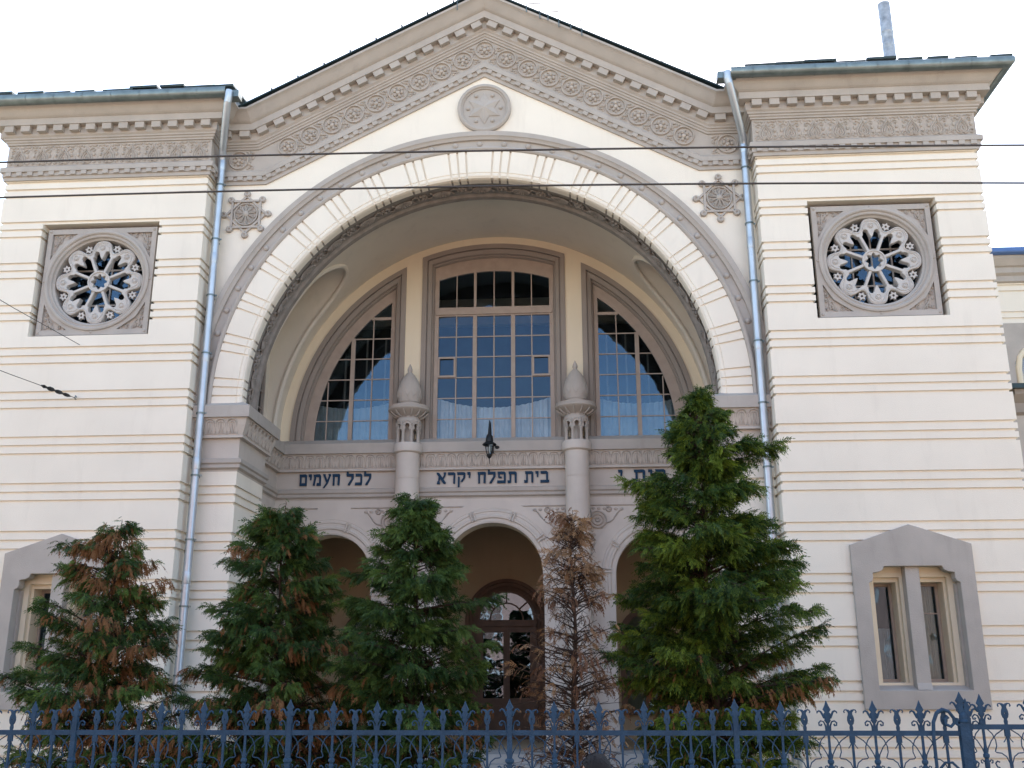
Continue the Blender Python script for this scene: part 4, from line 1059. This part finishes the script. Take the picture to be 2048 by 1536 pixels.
mb = MB(); mb.lathe([(.001, .04), (.014, .045), (.014, .19), (.001, .195)], (0, 0), 8); mb.build("lamp_tube", BULB, LN)
mb = MB(); mb.tube([(0, .55, .25), (0, .50, .27), (0, .38, .36), (.01, .2, .50), (.012, .08, .64), (.006, .0, .68)], [.02, .02, .018, .016, .014, .012], 8)
mb.ell((.15, .02, .165), .045, .04, .035, 8, 5); mb.tube([(.10, .0, .19), (.15, .02, .17)], .012, 6); mb.box(-.04, .04, .53, .57, .16, .34)
mb.build("bracket_arm", IRON, LN)

# ================================================================== FENCE
FY = -8.0; PI_ = .17
FN = thing("iron_fence", "blue painted cast iron fence with spear and tulip finials along the pavement", "fence", (0, FY, 0))
RT = 1.875
def flat(outs, th=.012, bev=.002, y=0):
    mb = MB(); 
    for o_ in outs: plate([o_] if not isinstance(o_[0], list) else o_, y-th/2, y+th/2, mb, bevel=bev)
    return mb
def curl(mb, cx, cz, m, s=1.0, r=.006):       # volute leaving the bar and rolling outwards
    pts = [(cx+m*.006*s, 0, cz-.045*s), (cx+m*.010*s, 0, cz-.01*s), (cx+m*.022*s, 0, cz+.018*s), (cx+m*.042*s, 0, cz+.024*s), (cx+m*.058*s, 0, cz+.010*s), (cx+m*.055*s, 0, cz-.008*s), (cx+m*.042*s, 0, cz-.010*s), (cx+m*.038*s, 0, cz+.002*s)]
    mb.tube(pts, [r*1.2, r*1.2, r, r, r, r, r, r*1.3], 6)
def spear_head(mb, zb, s=1.0):
    m = flat([[(-.010*s, zb-.02), (-.022*s, zb), (-.012*s, zb+.012), (-.022*s, zb+.030), (-.022*s, zb+.048), (-.013*s, zb+.056), (-.027*s, zb+.075), (-.012*s, zb+.105), (0, zb+.135), (.012*s, zb+.105), (.027*s, zb+.075), (.013*s, zb+.056), (.022*s, zb+.048), (.022*s, zb+.030), (.012*s, zb+.012), (.022*s, zb), (.010*s, zb-.02)]], .018, .004)
    mb.add(m.v, m.f)
    for sg in (-1, 1):
        mb.tube([(sg*.010, 0, zb+.012), (sg*.024, 0, zb+.018), (sg*.034, 0, zb+.040), (sg*.045, 0, zb+.060), (sg*.058, 0, zb+.066), (sg*.070, 0, zb+.060), (sg*.074, 0, zb+.048)], [.007, .009, .009, .008, .007, .006, .004], 6)
def spear_picket():
    mb = MB(); mb.box(-.008, .008, -.008, .008, .3, RT+.075); spear_head(mb, RT+.074)
    for sg in (-1, 1): curl(mb, sg*.008, RT+.045, sg)
    mb.box(-.020, .020, -.012, .012, RT, RT+.03); mb.lathe([(.013, RT-.24), (.024, RT-.225), (.024, RT-.21), (.015, RT-.20), (.016, RT-.17), (.009, RT-.14)], (0, 0), 8)
    mb.lathe([(.014, RT-.6), (.020, RT-.25), (.013, RT-.24)], (0, 0), 8)
    return mb
def tulip_picket():
    mb = MB(); mb.box(-.008, .008, -.008, .008, .3, RT+.06); mb.box(-.019, .019, -.010, .010, RT-.085, RT-.036)
    z = RT+.05
    m = flat([[[(-.009, z-.05), (-.012, z-.03), (-.008, z-.012), (-.018, z), (-.024, z+.022), (-.022, z+.045), (-.013, z+.068), (-.016, z+.086), (-.03, z+.097), (-.012, z+.098), (0, z+.088), (.012, z+.098), (.03, z+.097), (.016, z+.086), (.013, z+.068), (.022, z+.045), (.024, z+.022), (.018, z), (.008, z-.012), (.012, z-.03), (.009, z-.05)], [(0, z+.018), (.006, z+.028), (0, z+.038), (-.006, z+.028)]]], .018, .002)
    mb.add(m.v, m.f)
    for sg in (-1, 1):
        mb.tube([(sg*.013, 0, z+.082), (sg*.026, 0, z+.098), (sg*.040, 0, z+.096), (sg*.046, 0, z+.084), (sg*.040, 0, z+.076)], [.006, .006, .005, .005, .006], 6)
        mb.tube([(sg*.010, 0, RT-.085), (sg*.018, 0, RT-.105), (sg*.034, 0, RT-.125)], .004, 5)
    return mb
def fence_post():
    mb = MB(); mb.box(-.019, .019, -.019, .019, .3, RT+.09); spear_head(mb, RT+.088, 1.05)
    for sg in (-1, 1): curl(mb, sg*.018, RT+.045, sg)
    mb.lathe([(.022, RT-.24), (.034, RT-.225), (.034, RT-.21), (.022, RT-.20)], (0, 0), 8)
    return mb
def scroll():      # ironwork between one spear bar (x=0) and its neighbours, thin rods
    mb = MB()
    for sg in (-1, 1):
        mb.tube([(sg*.012, 0, RT-.20), (sg*.022, .004, RT-.165), (sg*.05, .004, RT-.115), (sg*.09, .004, RT-.07), (sg*.145, .004, RT-.034)], .0045, 5)
        mb.tube([(sg*.028, -.004, RT-.034), (sg*.058, -.004, RT-.065), (sg*.078, -.004, RT-.11), (sg*.080, -.004, RT-.15), (sg*.066, -.004, RT-.188), (sg*.075, -.004, RT-.196), (sg*.11, -.004, RT-.20), (sg*.142, -.004, RT-.225), (sg*.160, -.004, RT-.27), (sg*.163, -.004, RT-.5)], .0045, 5)
        mb.tube([(sg*.02, 0, RT-.26), (sg*.03, 0, RT-.245), (sg*.042, 0, RT-.25), (sg*.040, 0, RT-.266), (sg*.03, 0, RT-.268)], .005, 5)
        mb.tube([(sg*.10, 0, RT-.33), (sg*.085, 0, RT-.30), (sg*.07, 0, RT-.295), (sg*.06, 0, RT-.27), (sg*.075, 0, RT-.255), (sg*.09, 0, RT-.262)], .006, 5)
        mb.tube([(sg*.02, 0, .5), (sg*.06, 0, .7), (sg*.02, 0, .95), (sg*.07, 0, 1.2), (sg*.10, 0, RT-.34)], .005, 5)
    return mb
protos = {}
def put(kind, fn, x, dz=0):
    if kind not in protos: o = fn().build(kind, FENCE, FN); protos[kind] = o
    else: o = protos[kind].copy(); COL.objects.link(o)
    o.location = (x, 0, dz); return o
x0f = .79
for i in range(-27, 21):
    x = x0f+i*PI_
    if i % 10 == 0: put("fence_post", fence_post, x)
    elif i % 2 == 0: put("spear_picket", spear_picket, x)
    else: put("tulip_picket", tulip_picket, x)
    if i % 2 == 0 and i < 19: put("scrollwork", scroll, x)
xg = 4.16
for i in range(12):
    x = xg+.135+i*PI_
    if i % 2 == 0: put("spear_picket", spear_picket, x, .045); put("scrollwork", scroll, x, .045)
    else: put("tulip_picket", tulip_picket, x, .045)
mb = MB(); mb.box(-3.95, xg-.03, -.011, .011, RT-.036, RT); mb.build("rail", FENCE, FN); mb = MB(); mb.box(-3.95, xg-.03, -.013, .013, .32, .36); mb.build("rail", FENCE, FN)
mb = MB(); mb.box(xg+.03, 6.4, -.011, .011, RT+.009, RT+.045); mb.build("rail", FENCE, FN); mb = MB(); mb.box(xg+.03, 6.4, -.013, .013, .36, .40); mb.build("rail", FENCE, FN)
mb = MB(); mb.box(-4.0, 6.4, -.12, .12, 0, .34); mb.build("plinth", STONE, FN)
mb = MB(); mb.box(xg-.037, xg+.03, -.03, .03, .3, RT+.055); mb.lathe([(.036, RT+.055), (.04, RT+.065), (.03, RT+.08), (.028, RT+.11), (.018, RT+.13)], (xg, 0), 10)
m2 = MB(); spear_head(m2, RT+.135, 1.2); mb.add([(a+xg-.01, b, c) for a, b, c in m2.v], m2.f)
mb.tube([(xg-.235, -.02, RT-.30), (xg-.235, -.02, RT-.05), (xg-.225, -.02, RT+.06), (xg-.195, -.02, RT+.125), (xg-.15, -.02, RT+.15), (xg-.105, -.02, RT+.135), (xg-.075, -.02, RT+.09), (xg-.075, -.02, RT+.055), (xg-.10, -.02, RT+.03), (xg-.135, -.02, RT+.045), (xg-.14, -.02, RT+.08), (xg-.115, -.02, RT+.10)], [.012, .014, .014, .015, .015, .013, .013, .012, .012, .012, .012, .015], 8)
mb.tube([(xg-.05, -.02, RT+.09), (xg-.06, -.02, RT+.05), (xg-.03, -.02, RT+.03)], .012, 6)
mb.tube([(xg-.235, -.02, RT-.30), (xg-.24, -.02, RT-.34), (xg-.21, -.02, RT-.26), (xg-.17, -.02, RT-.22), (xg-.12, -.02, RT-.22), (xg-.08, -.02, RT-.26), (xg-.07, -.02, RT-.34)], .010, 6)
mb.build("gate_post", FENCE, FN)

# ================================================================== CONIFERS
import numpy as np
class Proto:
    def __init__(s): s.v = []; s.t = []
    def leaf(s, p, d, n, l, w_, t):
        sd = d.cross(n)
        if sd.length < 1e-5: return
        sd.normalize(); m = p+d*(l*.45); s.v += [p, m+sd*w_, p+d*l, m-sd*w_]; s.t.append(t)
def make_proto(rnd, el, hang, wide, pairs=7, sparse=.1):
    P_ = Proto(); d = Vector((cos(el), 0, sin(el))); n = d.cross(Vector((rnd.gauss(0, .5), rnd.gauss(0, 1), rnd.gauss(0, .5)))); n.normalize()
    q = Vector((0, 0, 0)); st = 1/pairs; dd = d.copy()
    for i in range(pairs):
        dd = (dd+Vector((0, 0, -hang*.28))).normalized(); q2 = q+dd*st; f = 1-abs(i/pairs-.35)*.95
        P_.leaf(q, dd, n, st*1.35, .035*wide, -.15); sd = dd.cross(n).normalized()
        for m in (-1, 1):
            if rnd.random() < sparse: continue
            ld = (dd*.75+sd*m*.8+Vector((0, 0, -hang*.35))+Vector((rnd.uniform(-.2, .2), rnd.uniform(-.2, .2), rnd.uniform(-.2, .2)))).normalized()
            L = .44*f*rnd.uniform(.7, 1.2); t2 = rnd.uniform(-.15, .15)
            P_.leaf(q, ld, n, L*.62, .044*wide, t2)
            e = q+ld*L*.5; l3 = (ld+dd*.5+Vector((0, 0, -.25*hang))).normalized(); P_.leaf(e, l3, n, L*.62, .036*wide, t2+.12)
            P_.leaf(q+ld*L*.28, (ld*.3+dd).normalized(), n, L*.45, .034*wide, t2)
        q = q2
    P_.leaf(q, dd, n, st*1.6, .035*wide, .2)
    return np.array([tuple(v) for v in P_.v]), np.array(P_.t)
_r = random.Random(99)
GREENP = [make_proto(_r, _r.uniform(-.7, .8), _r.uniform(.4, .9), 1.0, 5) for k in range(60)]
DEADP = [make_proto(_r, _r.uniform(-.8, .3), _r.uniform(1.0, 1.6), 1.1, 5, .25) for k in range(32)]
class Leaves:
    def __init__(s): s.V = []; s.T = []; s.D = []
    def spray(s, p, d, size, tint, dead):
        v, t = random.choice(DEADP if dead else GREENP)
        az = atan2(d.y, d.x); tl = random.uniform(-.25, .25); ca, sa, ct, st_ = cos(az), sin(az), cos(tl), sin(tl)
        x, y, z = v[:, 0], v[:, 1]*random.choice((-1, 1)), v[:, 2]
        y, z = y*ct-z*st_, y*st_+z*ct
        s.V.append(np.stack([x*ca-y*sa, x*sa+y*ca, z], 1)*size+np.array(p)); s.T.append(np.clip(t+tint+np.random.default_rng(len(s.T)).normal(0, .10, len(t)), 0, 1)); s.D.append(np.full(len(t), dead))
    def build(s, name, m, parent):
        V = np.concatenate(s.V).astype(np.float32); n = len(V)//4
        me = bpy.data.meshes.new(name); me.vertices.add(len(V)); me.vertices.foreach_set("co", V.ravel())
        me.loops.add(4*n); me.loops.foreach_set("vertex_index", np.arange(4*n, dtype=np.int32))
        me.polygons.add(n); me.polygons.foreach_set("loop_start", np.arange(0, 4*n, 4, dtype=np.int32)); me.update(calc_edges=True)
        me.materials.append(m)
        a = me.attributes.new("tint", 'FLOAT', 'FACE'); a.data.foreach_set("value", np.concatenate(s.T).astype(np.float32))
        a = me.attributes.new("dead", 'FLOAT', 'FACE'); a.data.foreach_set("value", np.concatenate(s.D).astype(np.float32))
        o = bpy.data.objects.new(name, me); COL.objects.link(o); o.parent = parent; print(name, n); return o
def lerp_tab(tab, z):
    if z >= tab[0][0]: return tab[0][1], tab[0][2]
    for (z1, l1, r1), (z0, l0, r0) in zip(tab[:-1], tab[1:]):
        if z0 <= z <= z1:
            t = (z-z0)/(z1-z0); return l0+(l1-l0)*t, r0+(r1-r0)*t
    z_, l, r = tab[-1]; return l, r
def conifer(label, x, y, tab, seed, lm, deadf, nb, sprays, trunk_r, sp_size=.17, low=.25, bare=0.0, thin_below=0):
    rnd = random.Random(seed); random.seed(seed)
    T = thing("conifer", label, "tree", (x, y, .16), group="conifers in front of the porch")
    zt = tab[0][0]-.16; L = Leaves(); wd = MB()
    wd.tube([(0, 0, -.2)]+[(0.02*sin(k*1.1+seed), .02*cos(k*1.7+seed), (zt-.12)*k/14) for k in range(1, 15)], [trunk_r]+[trunk_r*(1-k/14.2)**1.1+.002 for k in range(1, 15)], 9)
    for k in range(16):          # leading shoot
        z = zt-.03-.42*k/16; a = rnd.uniform(0, 2*pi); L.spray(Vector((0, 0, z-.05)), Vector((cos(a), sin(a), .9)), min(.16, .06+.012*k), .4, deadf(z+.16, rnd))
    ph = [rnd.uniform(0, 6.28) for _ in range(6)]
    def lump(a, z): return 1+.16*sin(2*a+3.1*z+ph[0])+.13*sin(3*a-5.3*z+ph[1])+.10*sin(9.5*z+a+ph[2])
    for b in range(nb):
        u = rnd.random(); z = low+(zt-.16-low)*u**(1.0 if thin_below else 1.22); a = rnd.uniform(0, 2*pi)
        l_, r_ = lerp_tab(tab, z+.16); ex = r_ if cos(a) > 0 else -l_
        dep = (r_-l_)/2*.85; c2 = cos(a)**2; ext = (ex*c2+dep*(1-c2))
        if rnd.random() < bare*max(0, 1-(zt-z)/1.0) : continue
        ext = max(.03, ext-sp_size*.35)*lump(a, z)*(rnd.uniform(.45, .98) if rnd.random() < .8 else rnd.uniform(.95, 1.12))
        rise = rnd.uniform(.10, .6)*ext; z0 = max(.12, z-rise)
        p0 = Vector((0, 0, z0)); p3 = Vector((cos(a)*ext, sin(a)*ext, z+rnd.uniform(-.05, .06))); p1 = p0+Vector((cos(a)*ext*.4, sin(a)*ext*.4, rise*.75)); bend = Vector((-sin(a), cos(a), 0))*rnd.uniform(-.12, .12)*ext
        def bp(t): return p0*(1-t)**2+(p1+bend)*2*t*(1-t)+p3*t*t
        br = .005+.010*min(1, ext)
        wd.tube([bp(k/6) for k in range(7)], [br*(1-.75*k/6) for k in range(7)], 4, caps=False)
        cl = rnd.random(); dd0 = deadf(z+.16, rnd); side0 = Vector((-sin(a), cos(a), 0))
        for k in range(max(3, int(sprays*(.3+ext*.9)*(.48 if z+.16 < thin_below else 1)))):
            t = 1-abs(rnd.gauss(0, .30))
            if t < .15: t = rnd.uniform(.35, 1)
            p = bp(t); side = side0*rnd.choice((-1, 1)); sw = rnd.uniform(0, .10+.20*ext)*(1.15-t*.85)
            q = p+side*sw+Vector((0, 0, rnd.uniform(-.04, .04)))
            if sw > .07 and rnd.random() < .6: wd.tube([p, p+side*sw*.5+Vector((0, 0, .015)), q], [.005, .004, .0025], 3, caps=False)
            out = Vector((cos(a), sin(a), 0))+side*rnd.uniform(.0, 1.1)+Vector((rnd.gauss(0, .3), rnd.gauss(0, .3), 0))
            dead = dd0 if rnd.random() < .66 else deadf(z+.16, rnd)
            tint = .02+.85*(cl**1.6)*max(0, t-.35)+rnd.uniform(-.10, .12)+(.35 if rnd.random() < .12 else 0)
            L.spray(q, out, sp_size*rnd.uniform(.5, 1.2), tint, 1.0 if dead else 0.0)
    wd.build("trunk", BARK, T); L.build("crown", lm, T)
    return T
T1 = [(4.15,-.06,.03),(3.97,-.33,.17),(3.68,-.58,.38),(3.39,-.62,.60),(3.11,-.84,.72),(2.88,-1.15,.80),(2.55,-1.1,.82),(2.12,-1.12,.86),(1.75,-.85,.95),(.8,-.8,.8)]
T2 = [(4.38,-.10,-.02),(4.23,-.30,.2),(3.99,-.46,.27),(3.70,-.68,.44),(3.40,-.71,.58),(3.12,-.83,.71),(2.83,-.96,.78),(2.55,-.99,.85),(2.11,-1.25,.92),(1.73,-1.2,1.05),(.8,-.8,.8)]
T3 = [(4.41,-.09,-.02),(4.24,-.30,.18),(3.94,-.47,.29),(3.65,-.62,.57),(3.37,-.76,.68),(3.09,-.8,.83),(2.81,-.85,.86),(2.54,-.88,.95),(2.11,-.9,.98),(1.74,-.9,.9),(.8,-.6,.7)]
T4 = [(4.18,-.03,.04),(4.01,-.25,.27),(3.73,-.34,.31),(3.5,-.44,.39),(3.06,-.52,.43),(2.53,-.64,.47),(2.01,-.75,.59),(.8,-.6,.6)]
T5 = [(5.80,.05,.13),(5.51,-.09,.19),(5.32,-.28,.55),(5.01,-.39,.76),(4.70,-.44,.84),(4.52,-.68,.66),(4.27,-.74,.76),(4.09,-.94,.92),(3.8,-1.0,1.0),(3.5,-1.1,1.02),(3.22,-1.17,1.1),(3.1,-1.15,1.12),(2.82,-1.1,1.12),(2.54,-1.08,1.1),(2.37,-1.06,1.22),(2.1,-1.0,1.1),(1.72,-1.0,1.0),(.8,-.9,.9)]
conifer("thin conifer with brown top and bare leading twig, furthest left before the left twin window", -4.0, -4.6, T1, 11, LEAF, lambda z, r: 1 if r.random() < (.55 if z > 3.3 else .22 if z > 2.2 else .26) else 0, 330, 58, .05, .13)
conifer("green conifer with rusty patches standing beside the left drainpipe", -2.14, -4.3, T2, 23, LEAF, lambda z, r: 1 if r.random() < (.10 if z > 2.6 else .30 if z < 2.2 else .16) else 0, 370, 74, .06, .13)
conifer("deep green conifer covering the pier left of the middle arch", -.52, -4.5, T3, 35, LEAF, lambda z, r: 1 if r.random() < (.01 if z > 2.4 else .12) else 0, 380, 76, .06, .13)
conifer("dead brown conifer with bare twigs right of the middle arch", 1.28, -4.7, T4, 48, DEADL, lambda z, r: 1 if r.random() < (.15 if z > 3.3 else .55) else 0, 230, 22, .055, .12, thin_below=3.25)
conifer("tallest and widest conifer, bright green, in front of the right drainpipe", 2.85, -4.0, T5, 59, LEAF2, lambda z, r: 1 if r.random() < (.0 if z > 2.6 else .10) else 0, 560, 80, .07, .14, bare=.5)
# extra bare twigs on the dead tree
rr_ = random.Random(5); mb = MB()
for k in range(230):
    z = rr_.uniform(.3, 3.6); a = rr_.uniform(0, 2*pi); l_, r_ = lerp_tab(T4, z+.3); e = (-l_ if cos(a) < 0 else r_)*rr_.uniform(.5, 1.05)
    p = Vector((0, 0, z)); pts = [p, Vector((cos(a)*e*.5, sin(a)*e*.5, z+.10*e+rr_.uniform(-.03, .08))), Vector((cos(a)*e, sin(a)*e, z+rr_.uniform(-.05, .3)))]
    mb.tube(pts, [.007, .005, .002], 3, caps=False)
    for j in range(4):
        t = rr_.uniform(.25, 1); q = pts[0].lerp(pts[2], t); q.z = pts[0].z*(1-t)+pts[2].z*t+.1*e*t*(1-t)*4*.5
        mb.tube([q, q+Vector((rr_.uniform(-.14, .14), rr_.uniform(-.14, .14), rr_.uniform(-.12, .10)))], [.0035, .0015], 3, caps=False)
dt = [o for o in bpy.data.objects if o.get("label", "").startswith("dead brown conifer")][0]
mb.build("bare_twigs", BARK, dt, recalc=False)

# ================================================================== PERSON on the pavement in front of the fence
import bmesh
PX, PY = 1.46, -8.60
PR = thing("person", "dark haired person in a dark blue top walking past the fence", "person", (PX, PY, .13))
def skin_mesh(name, joints, edges, m, parent, sub=2):
    me = bpy.data.meshes.new(name); me.from_pydata([j[0] for j in joints], edges, []); ob = bpy.data.objects.new(name, me); COL.objects.link(ob)
    md = ob.modifiers.new("skin", 'SKIN'); md.use_smooth_shade = True
    for i, j in enumerate(joints):
        sv = me.skin_vertices[0].data[i]; sv.radius = (j[1], j[2] if len(j) > 2 else j[1]); sv.use_root = (i == 0)
    s2 = ob.modifiers.new("sub", 'SUBSURF'); s2.levels = sub; s2.render_levels = sub
    dg = bpy.context.evaluated_depsgraph_get(); me2 = bpy.data.meshes.new_from_object(ob.evaluated_get(dg)); me2.materials.clear(); me2.materials.append(m)
    bpy.data.objects.remove(ob); o = bpy.data.objects.new(name, me2); COL.objects.link(o); o.parent = parent; me2.name = name
    return o
K = 1.595/1.75
def J(x, y, z, r, r2=None): return ((x*K, y*K, z*K), r*K, (r2 or r)*K)
# body walks towards -x (to the left), joints in metres for a 1.75 m figure
js = [J(0,0,.95,.13,.15), J(0,0,1.12,.11,.14), J(-.01,0,1.32,.12,.17), J(-.01,0,1.44,.09,.12), J(-.02,0,1.52,.05), J(-.035,0,1.62,.075), J(-.03,0,1.70,.075),
      J(0,.09,.9,.08), J(-.12,.09,.5,.055), J(-.14,.09,.09,.04), J(-.26,.09,.04,.035),
      J(0,-.09,.9,.08), J(.04,-.09,.5,.055), J(.22,-.09,.14,.04), J(.13,-.09,.04,.035),
      J(-.01,.18,1.40,.055), J(.04,.23,1.12,.042), J(-.06,.22,.90,.032), J(-.08,.22,.83,.03),
      J(-.01,-.18,1.40,.055), J(-.06,-.23,1.12,.042), J(-.18,-.21,.92,.032), J(-.21,-.21,.86,.03)]
ed = [(0,1),(1,2),(2,3),(3,4),(4,5),(5,6),(0,7),(7,8),(8,9),(9,10),(0,11),(11,12),(12,13),(13,14),(2,15),(15,16),(16,17),(17,18),(2,19),(19,20),(20,21),(21,22)]
body = skin_mesh("body", js, ed, SKIN, PR)
for yy, bx, bz in ((.22, -.08, .83), (-.21, -.21, .86)):
    for q in range(5):
        dy_ = (-.025+.014*q) if q < 4 else 0; bxx2 = bx-(0 if q < 4 else .035); ln = (.055, .065, .06, .05, .04)[q]
        mb = MB(); mb.tube([((bxx2)*K, (yy+dy_)*K, (bz)*K), ((bxx2-.012)*K, (yy+dy_)*K, (bz-ln*.5)*K), ((bxx2-.008)*K, (yy+dy_*.9)*K, (bz-ln-.02)*K)], [.011*K, .010*K, .007*K], 6); mb.build("finger", SKIN, PR, smooth=True)
# head with face
hx, hz = -.035*K, 1.635*K
mb = MB(); n_, m_ = 24, 18; rows = []
for i in range(m_+1):
    t = pi*i/m_; row = []
    for k in range(n_):
        a = 2*pi*k/n_; f = -cos(a)      # +1 towards the face (-x)
        rx = .098*(1-.10*max(0, cos(pi-t))*1); ry = .076*(1-.18*max(0, -cos(t))); x = hx-rx*max(sin(t), .02)*f; yv = ry*max(sin(t), .02)*sin(a); z = hz+.118*cos(t)
        if f > .82 and 1.45 < t < 1.95: x -= .022*(f-.82)/.18*(1-abs(t-1.78)/.35 if abs(t-1.78) < .35 else 0)
        if f > .6 and 1.25 < t < 1.5: x += .006
        if f > .4 and t > 2.4: x -= .012
        row.append((x, yv, z))
    rows.append(row)
mb.grid(rows, closed=True); mb.ell((hx+.005, .078, hz-.005), .018, .009, .03, 8, 6); mb.ell((hx+.005, -.078, hz-.005), .018, .009, .03, 8, 6)
mb.build("head", SKIN, PR, smooth=True)
mb = MB()
for sg in (-1, 1): mb.ell((hx-.088, sg*.03, hz+.01), .008, .012, .006, 8, 6)
mb.build("eyes", HAIR, PR, smooth=True)
mb = MB(); mb.ell((hx-.092, 0, hz-.058), .006, .022, .006, 8, 6); mb.build("mouth", mat("lips", (.35, .13, .1), .5), PR, smooth=True)
mb = MB(); rows = []; rh = random.Random(3)
for i in range(12):
    t = pi*.62*i/11; row = []
    for k in range(36):
        a = 2*pi*k/36; f = -cos(a); lim = 1.0 if f < .2 else 1.0-.48*(f-.2)/.8
        tt = t*lim; rx, ry, rz = .108, .087, .134
        j = 1+rh.uniform(-.02, .025)
        j = 1+(j-1)*sin(tt); q9 = sin(tt)**.85; row.append((hx+.004-rx*q9*f*j, ry*q9*sin(a)*j, hz+.004+rz*cos(tt)*j))
    rows.append(row)
mb.grid(rows, closed=True)
for k in range(260):
    a = rh.uniform(0, 2*pi); t = rh.uniform(0, 1.0); f = -cos(a); p = Vector((hx+.004-.106*sin(t)*f, .085*sin(t)*sin(a), hz+.132*cos(t)))
    d = Vector((rh.uniform(-.5, 0), rh.uniform(-.3, .3), rh.uniform(-.1, .3)))*.05; mb.tube([p, p+d*.6, p+d+Vector((0, 0, -.008))], [.003, .0025, .0008], 3, caps=False)
mb.build("hair", HAIR, PR, smooth=True)
# clothes follow the same skeleton, slightly larger
def grow(idx, g): return [(js[i][0], js[i][1]+g, js[i][2]+g) for i in idx]
ix = [0, 1, 2, 3, 15, 16, 19, 20]; mp_ = {v: k for k, v in enumerate(ix)}
skin_mesh("shirt", grow(ix, .016), [(mp_[a], mp_[b]) for a, b in ed if a in mp_ and b in mp_], SHIRT, PR)
ix = [0, 7, 8, 9, 11, 12, 13]; mp_ = {v: k for k, v in enumerate(ix)}
skin_mesh("trousers", grow(ix, .018), [(mp_[a], mp_[b]) for a, b in ed if a in mp_ and b in mp_], TROUS, PR)
for (a, b) in ((9, 10), (13, 14)):
    pa, pb = js[a][0], js[b][0]; mb = MB(); mb.ell(((pa[0]*.35+pb[0]*.65), pa[1], .035), .13, .045, .04, 12, 8); mb.build("shoe", HAIR, PR, smooth=True)
